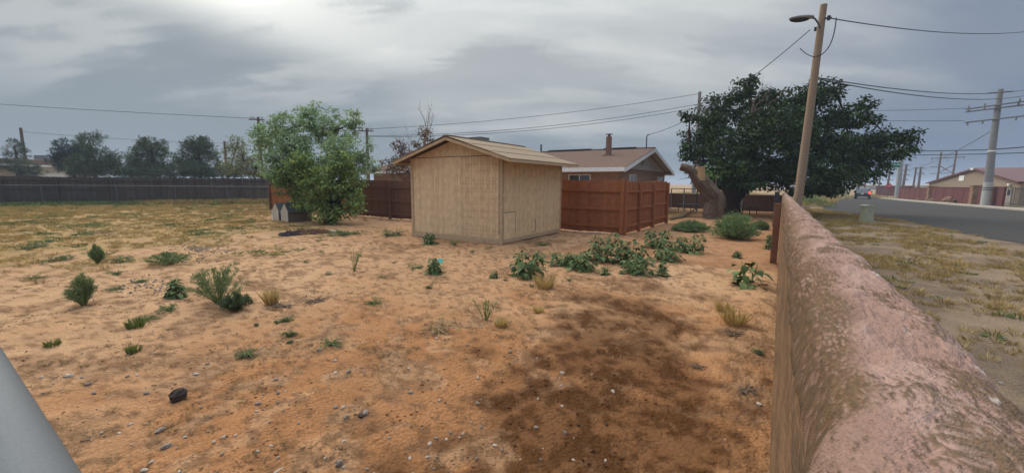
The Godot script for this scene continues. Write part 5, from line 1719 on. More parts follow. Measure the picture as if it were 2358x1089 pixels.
func plant(e: Array) -> void:
	var kind: String = e[0]
	var w: float = e[3]
	var h: float = e[4]
	var at := Vector3(e[1], gh(e[1], e[2]) - 0.004, e[2])
	var t := thing(e[5], e[6], e[7], at, 0.0, e[8])
	if kind == "leafy":
		plant_leafy(t, w, h)
		return
	var L := Leaves.new()
	var st := ST()
	var stem: Material = M.stem
	var straw := [Color(0.56, 0.42, 0.19), Color(0.5, 0.36, 0.15), Color(0.62, 0.48, 0.24)]
	var green := [Color(0.169, 0.233, 0.103), Color(0.140, 0.196, 0.092), Color(0.221, 0.279, 0.139)]
	var dusty := [Color(0.090, 0.133, 0.072), Color(0.072, 0.110, 0.062), Color(0.116, 0.152, 0.084), Color(0.145, 0.167, 0.087)]
	if kind == "straw" or kind == "gtuft":
		var cs := straw if kind == "straw" else [Color(0.14, 0.19, 0.055), Color(0.11, 0.16, 0.05), Color(0.22, 0.22, 0.08)]
		stem = M.stem_dry
		for k in int(90 + 160 * w):
			var a := rng.randf() * TAU
			var r := w * 0.28 * sqrt(rng.randf())
			var d := Vector3(cos(a) * rng.randf() * 0.75, 1.0, sin(a) * rng.randf() * 0.75).normalized()
			var l := h * rng.randf_range(0.45, 1.1)
			L.add(Vector3(cos(a) * r, -0.01, sin(a) * r), d, rv(), l, 0.007 + 0.004 * rng.randf(), cs[rng.randi() % 3] * rng.randf_range(0.8, 1.15))
	elif kind == "mat" or kind == "drymat" or kind == "sprig" or kind == "dead":
		# creeping stems lying on the ground with small leaves
		var runs := int(26.0 * clampf(w * 1.1, 0.8, 3.2)) if kind != "sprig" else 7
		if kind == "dead":
			runs = 30
		var cs := dusty
		if kind == "drymat":
			cs = [Color(0.33, 0.25, 0.13), Color(0.27, 0.2, 0.1), Color(0.4, 0.31, 0.17)]
		if kind == "dead":
			cs = [Color(0.17, 0.115, 0.075), Color(0.23, 0.16, 0.1), Color(0.12, 0.085, 0.06)]
		if kind == "drymat" or kind == "dead":
			stem = M.stem_dry if kind == "drymat" else M.twig
		for k in runs:
			var a := rng.randf() * TAU
			var e2 := w * 0.5 * rng.randf_range(0.45, 1.0)
			var lift := h * rng.randf_range(0.15, 1.0)
			var p1 := Vector3(cos(a) * e2 * 0.5, lift, sin(a) * e2 * 0.5)
			var p2 := Vector3(cos(a) * e2, lift * 0.45, sin(a) * e2 * 1.0)
			var pts := bez(Vector3(0, 0, 0) + Vector3(rng.randf_range(-0.15, 0.15) * w, 0, rng.randf_range(-0.15, 0.15) * w), p1, p2, 5)
			tube(st, pts, [0.004, 0.004, 0.003, 0.003, 0.002, 0.0015], 4)
			var nl := 18 if kind != "dead" else 3
			for j in nl:
				var u := rng.randf()
				var i := int(u * 4.99)
				var p: Vector3 = pts[i].lerp(pts[i + 1], u * 5.0 - i) + rv() * 0.012
				var d := (rv() + Vector3(cos(a), 0.5, sin(a)) * 0.7).normalized()
				var sz := (0.03 if kind != "dead" else 0.05) * rng.randf_range(0.6, 1.4) * clampf(w * 1.6, 0.6, 1.7)
				L.add(p, d, (Vector3.UP + rv() * 0.4).normalized(), sz, sz * (0.42 if kind != "dead" else 0.2), cs[rng.randi() % cs.size()] * rng.randf_range(0.8, 1.2))
	else:
		# upright bushy weeds: many fine stems set with narrow leaves
		var ns := 46
		var cs := green
		var nl := 62
		var lw := 0.2
		if kind == "thistle":
			w *= 1.2
		if kind == "spindly":
			ns = 9
			nl = 16
			cs = [Color(0.204, 0.272, 0.102), Color(0.170, 0.238, 0.093), Color(0.255, 0.306, 0.128)]
		if kind == "bush":
			ns = 170
			nl = 50
			lw = 0.26
			cs = [Color(0.166, 0.234, 0.111), Color(0.133, 0.194, 0.092), Color(0.211, 0.285, 0.137), Color(0.189, 0.254, 0.111)]
		if e[6].find("dark low") >= 0:
			cs = dusty
		for k in ns:
			var a := rng.randf() * TAU
			var sp := pow(rng.randf(), 0.55)
			var topy := h * (1.0 - 0.55 * sp * sp) * rng.randf_range(0.7, 1.02)
			if kind == "spindly":
				topy = h * rng.randf_range(0.6, 1.0)
			if kind == "bush":
				topy = h * sqrt(maxf(0.04, 1.0 - 0.95 * sp * sp)) * rng.randf_range(0.5, 1.0)
			var r := w * 0.5 * sp
			var p2 := Vector3(cos(a) * r, topy, sin(a) * r)
			var pts := bez(Vector3(cos(a) * r * 0.08, -0.02, sin(a) * r * 0.08), Vector3(cos(a) * r * 0.45, topy * 0.55, sin(a) * r * 0.45), p2, 5)
			var r0 := 0.006 if kind != "bush" else 0.009
			tube(st, pts, [r0, r0 * 0.85, r0 * 0.7, r0 * 0.55, r0 * 0.4, r0 * 0.2], 4)
			for j in nl:
				var u := 0.22 + 0.78 * sqrt(rng.randf())
				var i := mini(int(u * 5.0), 4)
				var p: Vector3 = pts[i].lerp(pts[i + 1], u * 5.0 - i) + rv() * h * (0.04 if kind != "bush" else 0.1)
				var d: Vector3 = (rv() * 0.8 + (p2 - pts[0]).normalized() * 0.9).normalized()
				var sz := (0.042 if kind != "bush" else 0.075) * rng.randf_range(0.6, 1.3)
				L.add(p, d, rv(), sz, sz * lw, cs[rng.randi() % cs.size()] * rng.randf_range(0.8, 1.2))
	if kind != "straw" and kind != "gtuft":
		part("stems", done(st), stem, t).set_meta("kind", "stuff")
	part("foliage" if kind != "dead" else "dry_leaves", L.mesh(), M.leaf if kind != "straw" else M.straw, t)

func tuft_mesh(n: int, spread: float, sd: int, wd: float) -> ArrayMesh:
	var r := RandomNumberGenerator.new()
	r.seed = sd
	var L := Leaves.new()
	for k in n:
		var a := r.randf() * TAU
		var lean := r.randf() * spread
		var d := Vector3(cos(a) * lean, 1.0, sin(a) * lean).normalized()
		var rr := 0.35 * sqrt(r.randf())
		var g := r.randf_range(0.75, 1.15)
		L.add(Vector3(cos(a) * rr, -0.03, sin(a) * rr), d, Vector3(r.randf() - 0.5, r.randf() - 0.5, r.randf() - 0.5).normalized(), r.randf_range(0.4, 1.05), wd * r.randf_range(0.7, 1.3), Color(g, g, g))
	return L.mesh()

func scatter(called: String, label: String, mesh: Mesh, m: Material, tr: Array, cols: Array) -> void:
	var mm := MultiMesh.new()
	mm.transform_format = MultiMesh.TRANSFORM_3D
	mm.use_colors = true
	mm.mesh = mesh
	mm.instance_count = tr.size()
	for k in tr.size():
		mm.set_instance_transform(k, tr[k])
		mm.set_instance_color(k, cols[k])
	var o := MultiMeshInstance3D.new()
	o.name = numbered(called)
	o.multimesh = mm
	o.material_override = m
	add_child(o)
	o.set_meta("kind", "stuff")
	o.set_meta("label", label)

func build_grass() -> void:
	rng.seed = 77
	var tuft := tuft_mesh(34, 1.1, 3, 0.028)
	var low := tuft_mesh(18, 2.6, 4, 0.16)
	var dry := [Color(0.5, 0.36, 0.15), Color(0.43, 0.3, 0.12), Color(0.56, 0.42, 0.19), Color(0.36, 0.26, 0.12)]
	var gre := [Color(0.140, 0.182, 0.070), Color(0.182, 0.217, 0.084), Color(0.119, 0.147, 0.070)]
	# the field
	var tr := []
	var cs := []
	var tg := []
	var cg := []
	for k in 26000:
		var x := -9.0 - 33.0 * pow(rng.randf(), 0.8)
		var z := -1.0 - 21.0 * rng.randf()
		if x > -10.0 and z < -8.0:
			continue
		if z < -12.6 and x > -25.3:
			continue
		if x < -42.5 + (-z - 3.2) * 0.517:
			continue
		var p := n_patch.get_noise_2d(x * 0.6, z * 0.6)
		var f := sstep(8.5, 16.0, -x * 0.92 + z * 0.25 + 1.5 + p * 6.0)
		if z < -9.0 and x > -19.5:
			f *= 0.1
		var q := n_mid.get_noise_2d(x * 0.5 + 60.0, z * 0.5)
		if rng.randf() > f * (0.42 + 0.9 * q + 0.25):
			continue
		var s := rng.randf_range(0.05, 0.13) * (1.0 + 0.5 * sstep(25.0, 40.0, -x))
		var b := Basis(Vector3.UP, rng.randf() * TAU).scaled(Vector3(s * 1.6, s, s * 1.6))
		if n_mid.get_noise_2d(x * 0.45 - 30.0, z * 0.45 + 12.0) > 0.24 and rng.randf() < 0.8:
			tg.append(Transform3D(b, Vector3(x, gh(x, z), z)))
			cg.append(gre[rng.randi() % 3] * rng.randf_range(0.85, 1.2))
		else:
			tr.append(Transform3D(b, Vector3(x, gh(x, z), z)))
			cs.append(dry[rng.randi() % 4] * rng.randf_range(0.85, 1.15))
	# taller weeds in front of the weathered fence
	for k in 1500:
		var u := rng.randf()
		var x := lerpf(-41.5, -31.5, u) + rng.randfn() * 0.8 + 0.6
		var z := lerpf(-3.0, -19.0, u) + rng.randfn() * 0.5
		if x < -42.4 + (-z - 3.2) * 0.517:
			continue
		var s := rng.randf_range(0.2, 0.5)
		var b := Basis(Vector3.UP, rng.randf() * TAU).scaled(Vector3(s, s, s))
		if u < 0.45 or rng.randf() < 0.3:
			tg.append(Transform3D(b, Vector3(x, gh(x, z), z)))
			cg.append(gre[rng.randi() % 3] * rng.randf_range(0.8, 1.2))
		else:
			tr.append(Transform3D(b, Vector3(x, gh(x, z), z)))
			cs.append(dry[rng.randi() % 4] * rng.randf_range(0.7, 1.0))
	# thin litter of straw over the bare sand
	for k in 11000:
		var d := 2.2 + pow(rng.randf(), 0.8) * 12.0
		var a := deg_to_rad(rng.randf_range(-92.0, -10.0))
		var x := d * sin(a)
		var z := -d * cos(a)
		if x > -0.2 or (x > -9.8 and x < -5.5 and z < -8.4) or damp(x, z) > 0.3:
			continue
		if n_patch.get_noise_2d(x * 0.9 + 20.0, z * 0.9) + 0.5 * n_mid.get_noise_2d(x * 2.0, z * 2.0) < 0.12:
			continue
		var s := rng.randf_range(0.012, 0.04)
		tr.append(Transform3D(Basis(Vector3.UP, rng.randf() * TAU).scaled(Vector3(s * 2.0, s * 0.6, s * 2.0)), Vector3(x, gh(x, z), z)))
		cs.append(dry[3].lerp(Color(0.16, 0.1, 0.065), rng.randf()))
	scatter("dry_grass", "dry yellow grass covering the left field", tuft, M.straw, tr, cs)
	scatter("low_weeds", "low green weeds growing through the dry grass", low, M.leaf, tg, cg)
	# verge on the street side
	tr = []
	cs = []
	tg = []
	cg = []
	for k in 13000:
		var x := 0.4 + 8.0 * rng.randf()
		var z := -1.0 - 36.0 * pow(rng.randf(), 0.7)
		if on_road(x, z) > 0.0:
			continue
		var q := n_mid.get_noise_2d(x * 0.6 + 33.0, z * 0.35) + 0.35 * n_patch.get_noise_2d(x, z)
		if rng.randf() > sstep(-0.1, 0.35, q + 0.22 * sstep(-4.0, -12.0, z) - 0.12 * sstep(2.0, 5.0, x)):
			continue
		var s := rng.randf_range(0.05, 0.14) * (0.6 + 0.4 * sstep(-3.0, -9.0, z))
		var b := Basis(Vector3.UP, rng.randf() * TAU).scaled(Vector3(s * 1.3, s, s * 1.3))
		tr.append(Transform3D(b, Vector3(x, gh(x, z), z)))
		cs.append(dry[rng.randi() % 4] * rng.randf_range(0.75, 1.1))
		if rng.randf() < 0.08:
			tg.append(Transform3D(b, Vector3(x + 0.2, gh(x + 0.2, z), z)))
			cg.append(gre[rng.randi() % 3])
	# dry land beyond the side road and by the junction
	for k in 5000:
		var z := -43.0 - 70.0 * rng.randf()
		var x := rng.randf_range(-14.0, 34.0)
		if on_road(x, z) > 0.0 or (x > 13.0 and z > -97.0):
			continue
		var s := rng.randf_range(0.2, 0.55)
		tr.append(Transform3D(Basis(Vector3.UP, rng.randf() * TAU).scaled(Vector3(s * 1.5, s, s * 1.5)), Vector3(x, gh(x, z), z)))
		cs.append(dry[rng.randi() % 4] * rng.randf_range(0.85, 1.15))
	scatter("verge_grass", "dry grass on the roadside verge beyond the pink wall", tuft, M.straw, tr, cs)
	scatter("verge_weeds", "sparse green weeds on the roadside verge", low, M.leaf, tg, cg)
	# bare ground under the big tree: a little dry grass by the far wall
	tr = []
	cs = []
	for k in 500:
		var x := rng.randf_range(-6.3, -3.9)
		var z := rng.randf_range(-27.0, -19.0)
		var s := rng.randf_range(0.03, 0.09)
		tr.append(Transform3D(Basis(Vector3.UP, rng.randf() * TAU).scaled(Vector3(s * 2, s, s * 2)), Vector3(x, gh(x, z), z)))
		cs.append(dry[rng.randi() % 4] * 0.9)
	scatter("yard_grass", "thin dry grass between the red fence and the big tree", tuft, M.straw, tr, cs)

# ------------------------------------------------------------------ tables (metres)
const PLANTS := [
	["leafy", -3.70, -6.22, 0.62, 0.48, "leafy_weed", "broad-leaved green weed standing alone in sand, leftmost of the leafy weeds", "plant", "leafy green weeds between the shed and the pink wall"],
	["leafy", -5.20, -5.49, 0.36, 0.28, "leafy_weed", "small broad-leaved weed beside the teal scrap on sand", "plant", "leafy green weeds between the shed and the pink wall"],
	["leafy", -3.15, -8.47, 0.67, 0.64, "leafy_weed", "tallest broad-leaved green weed just right of the shed's near corner hatch", "plant", "leafy green weeds between the shed and the pink wall"],
	["leafy", -3.06, -7.33, 0.51, 0.37, "leafy_weed", "low broad-leaved green weed in front of the tallest leafy weed", "plant", "leafy green weeds between the shed and the pink wall"],
	["leafy", -3.55, -7.50, 0.52, 0.26, "leafy_weed", "low spreading green weed at the left of the tallest leafy weed", "plant", "leafy green weeds between the shed and the pink wall"],
	["leafy", -2.55, -8.53, 0.62, 0.56, "leafy_weed", "tall leafy green weed in the middle of the sandy clearing", "plant", "leafy green weeds between the shed and the pink wall"],
	["leafy", -2.11, -7.62, 0.55, 0.37, "leafy_weed", "leafy green weed in front, nearest of the middle clearing cluster", "plant", "leafy green weeds between the shed and the pink wall"],
	["leafy", -2.56, -10.93, 0.76, 0.47, "leafy_weed", "dark leafy weed in front of the red fence corner post", "plant", "leafy green weeds between the shed and the pink wall"],
	["leafy", -1.92, -9.21, 0.67, 0.37, "leafy_weed", "leafy weed spreading at the right of the middle clearing cluster", "plant", "leafy green weeds between the shed and the pink wall"],
	["leafy", -1.74, -10.69, 0.62, 0.48, "leafy_weed", "rounded leafy weed at the right end of the clearing cluster, lighter green", "plant", "leafy green weeds between the shed and the pink wall"],
	["leafy", -0.35, -7.51, 0.56, 0.42, "leafy_weed", "dark large-leaved plant alone on red sand beside the pink wall", "plant", "leafy green weeds between the shed and the pink wall"],
	["leafy", -0.73, -10.54, 0.24, 0.15, "leafy_weed", "tiny leafy sprout between the clearing cluster and the pink wall", "plant", "leafy green weeds between the shed and the pink wall"],
	["leafy", -0.14, -12.21, 0.26, 0.37, "leafy_weed", "small leafy weed against the reddish wooden post at the wall", "plant", "leafy green weeds between the shed and the pink wall"],
	["leafy", -2.60, -7.19, 0.20, 0.13, "leafy_weed", "tiny leafy sprout in front of the middle clearing weeds", "plant", "leafy green weeds between the shed and the pink wall"],
	["leafy", -7.77, -8.06, 0.41, 0.28, "leafy_weed", "small leafy weed at the foot of the shed front", "plant", "leafy green weeds between the shed and the pink wall"],
	["leafy", -4.10, -5.82, 0.14, 0.12, "leafy_weed", "tiny leafy sprout left of the lone broad-leaved weed", "plant", "leafy green weeds between the shed and the pink wall"],
	["leafy", -1.71, -7.72, 0.20, 0.24, "leafy_weed", "small upright leafy weed at the right foot of the clearing cluster", "plant", "leafy green weeds between the shed and the pink wall"],
	["leafy", -7.04, -2.24, 0.28, 0.26, "leafy_weed", "small dark leafy weed left of the tall feathery bush", "plant", "leafy green weeds between the shed and the pink wall"],
	["bush", -1.12, -14.34, 1.40, 0.83, "round_bush", "large rounded fine-leaved green bush in front of the cut trunk", "bush", ""],
	["bush", -2.57, -15.71, 1.32, 0.37, "low_bush", "low wide green bush left of the large rounded bush", "bush", ""],
	["bush", -0.56, -17.87, 0.57, 0.32, "low_bush", "small sparse bush right of the large rounded bush", "bush", ""],
	["thistle", -6.31, -2.48, 0.63, 0.59, "feathery_bush", "tall feathery green bush, biggest weed in the left foreground", "bush", ""],
	["thistle", -5.78, -2.46, 0.34, 0.23, "feathery_bush", "dark low weed at the right foot of the tall feathery bush", "weed", ""],
	["thistle", -7.63, -1.44, 0.27, 0.44, "feathery_weed", "upright feathery green weed, leftmost tall weed in the foreground", "weed", ""],
	["thistle", -11.38, -2.40, 0.22, 0.38, "feathery_weed", "thin upright weed among the low green patches at left", "weed", ""],
	["thistle", -10.13, -3.16, 0.64, 0.26, "feathery_bush", "pale green low bushy weed near the gravel heap", "weed", ""],
	["spindly", -6.58, -4.81, 0.36, 0.44, "spindly_weed", "spindly weed of bare upright green stems on sand", "weed", ""],
	["spindly", -2.91, -3.95, 0.33, 0.27, "spindly_weed", "leafy upright sprig beside the blond grass tuft", "weed", ""],
	["straw", -2.63, -3.88, 0.20, 0.14, "straw_tuft", "bright blond grass tuft on dark damp sand", "grass tuft", ""],
	["straw", -3.03, -5.68, 0.38, 0.30, "straw_tuft", "tall pale straw tuft behind the dark damp sand", "grass tuft", ""],
	["straw", -0.35, -5.36, 0.33, 0.23, "straw_tuft", "wide dry straw tuft near the pink wall with dead twigs below", "grass tuft", ""],
	["straw", -0.53, -5.96, 0.24, 0.17, "straw_tuft", "small dry straw tuft farther along the pink wall", "grass tuft", ""],
	["straw", -2.50, -4.54, 0.14, 0.12, "straw_tuft", "thin sparse straw tuft at the edge of damp sand", "grass tuft", ""],
	["straw", -5.69, -2.85, 0.22, 0.26, "straw_tuft", "thin tall straw tuft right of the feathery bush", "grass tuft", ""],
	["dead", -0.31, -4.95, 0.40, 0.09, "dead_weed", "dead grey twigs below the wide straw tuft", "twigs", ""],
	["dead", -0.12, -3.59, 0.25, 0.06, "dead_weed", "flattened dead twigs near the wall in the foreground", "twigs", ""],
	["dead", -0.50, -3.92, 0.19, 0.05, "dead_weed", "small heap of dead twigs on the damp sand", "twigs", ""],
	["dead", -5.35, -3.23, 0.63, 0.06, "dead_weed", "long strip of dried brown weed lying on sand", "twigs", ""],
	["dead", -5.41, -2.85, 0.59, 0.08, "dead_weed", "dried brown weed litter left of the dark green mat", "twigs", ""],
	["drymat", -3.15, -3.38, 0.55, 0.14, "creeping_weed", "flat straw-coloured dried creeping weed on sand", "weed", ""],
	["mat", -4.14, -1.81, 0.29, 0.10, "creeping_weed", "dark green creeping weed left of the centre foreground", "weed", ""],
	["mat", -3.74, -2.42, 0.35, 0.10, "creeping_weed", "dark green creeping weed in the centre foreground", "weed", ""],
	["mat", -4.55, -3.64, 0.43, 0.12, "creeping_weed", "dense dark green creeping mat below the spindly weed", "weed", ""],
	["mat", -6.46, -1.96, 0.44, 0.10, "creeping_weed", "long creeping green weed left of the feathery bush", "weed", ""],
	["mat", -6.22, -1.67, 0.40, 0.08, "creeping_weed", "creeping green weed behind the light green tuft", "weed", ""],
	["mat", -10.51, -1.42, 0.45, 0.13, "creeping_weed", "grey-green creeping mat at the far left edge", "weed", ""],
	["mat", -9.84, -2.30, 0.39, 0.09, "creeping_weed", "small creeping mat left of the pale bushy weed", "weed", ""],
	["mat", -8.35, -1.93, 0.33, 0.08, "creeping_weed", "small creeping mat right of the upright feathery weed", "weed", ""],
	["mat", -4.85, -2.59, 0.19, 0.06, "creeping_weed", "tiny creeping weed on sand above the grey stones", "weed", ""],
	["mat", -4.38, -2.36, 0.19, 0.08, "creeping_weed", "tiny grey-green creeping weed left of the centre mat", "weed", ""],
	["mat", -5.78, -5.61, 0.49, 0.10, "creeping_weed", "low creeping weed left of the small leafy weed", "weed", ""],
	["mat", -5.20, -9.61, 0.57, 0.11, "creeping_weed", "small creeping weed beside the shed hatch", "weed", ""],
	["mat", -8.68, -2.30, 0.27, 0.06, "creeping_weed", "thin creeping mat behind the small dark leafy weed", "weed", ""],
	["mat", -12.27, -2.01, 0.80, 0.12, "creeping_weed", "wide creeping green mat in the left field", "weed", ""],
	["mat", -14.89, -1.98, 0.83, 0.14, "creeping_weed", "wide dark green mat at the left edge of the field", "weed", ""],
	["mat", -11.10, -2.71, 0.67, 0.11, "creeping_weed", "olive creeping mat beside the thin upright weed", "weed", ""],
	["mat", -9.96, -8.74, 1.18, 0.32, "creeping_weed", "dark green grass patch at the left foot of the shed", "weed", ""],
	["mat", -11.35, -8.13, 1.58, 0.19, "creeping_weed", "thin green patch behind the dark cloth heap", "weed", ""],
	["mat", -7.10, -8.26, 0.34, 0.18, "creeping_weed", "small weed at the base of the shed front trim", "weed", ""],
	["mat", -4.52, -4.63, 0.15, 0.06, "creeping_weed", "tiny round weed alone on pale sand", "weed", ""],
	["mat", -0.07, -4.51, 0.12, 0.04, "creeping_weed", "small green creeping weed touching the pink wall in the foreground", "weed", ""],
	["gtuft", -5.97, -1.50, 0.24, 0.14, "green_grass_tuft", "light green grass tuft left of the feathery bush", "grass tuft", ""],
	["gtuft", -5.97, -0.87, 0.16, 0.08, "green_grass_tuft", "light green grass tuft near the grey rail", "grass tuft", ""],
	["gtuft", -5.13, -1.26, 0.18, 0.08, "green_grass_tuft", "small green grass tuft in the left foreground", "grass tuft", ""],
	["sprig", -6.61, -5.77, 0.18, 0.08, "weed_sprig", "tiny green weed sprig on bare sand", "weed", "tiny weed sprigs on the sand"],
	["sprig", -3.25, -5.66, 0.11, 0.05, "weed_sprig", "tiny green weed sprig on bare sand", "weed", "tiny weed sprigs on the sand"],
	["sprig", -3.79, -5.72, 0.10, 0.05, "weed_sprig", "tiny green weed sprig on bare sand", "weed", "tiny weed sprigs on the sand"],
	["sprig", -2.91, -6.32, 0.16, 0.07, "weed_sprig", "tiny green weed sprig on bare sand", "weed", "tiny weed sprigs on the sand"],
	["sprig", -4.19, -2.26, 0.07, 0.03, "weed_sprig", "tiny green weed sprig on bare sand", "weed", "tiny weed sprigs on the sand"],
	["sprig", -4.87, -2.50, 0.11, 0.06, "weed_sprig", "tiny green weed sprig on bare sand", "weed", "tiny weed sprigs on the sand"],
	["sprig", -4.99, -2.32, 0.08, 0.04, "weed_sprig", "tiny green weed sprig on bare sand", "weed", "tiny weed sprigs on the sand"],
	["sprig", -6.67, -4.39, 0.22, 0.10, "weed_sprig", "tiny green weed sprig on bare sand", "weed", "tiny weed sprigs on the sand"],
	["sprig", -8.08, -4.75, 0.28, 0.14, "weed_sprig", "tiny green weed sprig on bare sand", "weed", "tiny weed sprigs on the sand"],
	["sprig", -10.15, -5.33, 0.45, 0.22, "weed_sprig", "tiny green weed sprig on bare sand", "weed", "tiny weed sprigs on the sand"],
	["sprig", -12.50, -4.99, 0.42, 0.21, "weed_sprig", "tiny green weed sprig on bare sand", "weed", "tiny weed sprigs on the sand"],
	["sprig", -13.91, -6.28, 0.49, 0.24, "weed_sprig", "tiny green weed sprig on bare sand", "weed", "tiny weed sprigs on the sand"],
	["sprig", -8.30, -2.94, 0.20, 0.10, "weed_sprig", "tiny green weed sprig on bare sand", "weed", "tiny weed sprigs on the sand"],
	["sprig", -8.98, -3.85, 0.23, 0.12, "weed_sprig", "tiny green weed sprig on bare sand", "weed", "tiny weed sprigs on the sand"],
	["sprig", -5.70, -4.73, 0.16, 0.07, "weed_sprig", "tiny green weed sprig on bare sand", "weed", "tiny weed sprigs on the sand"],
	["sprig", -6.02, -7.69, 0.23, 0.10, "weed_sprig", "tiny green weed sprig on bare sand", "weed", "tiny weed sprigs on the sand"],
	["sprig", -5.99, -8.26, 0.28, 0.13, "weed_sprig", "tiny green weed sprig on bare sand", "weed", "tiny weed sprigs on the sand"],
	["sprig", -4.06, -7.15, 0.14, 0.06, "weed_sprig", "tiny green weed sprig on bare sand", "weed", "tiny weed sprigs on the sand"],
	["sprig", -7.78, -5.88, 0.28, 0.13, "weed_sprig", "tiny green weed sprig on bare sand", "weed", "tiny weed sprigs on the sand"],
	["sprig", -9.01, -5.73, 0.23, 0.11, "weed_sprig", "tiny green weed sprig on bare sand", "weed", "tiny weed sprigs on the sand"],
]
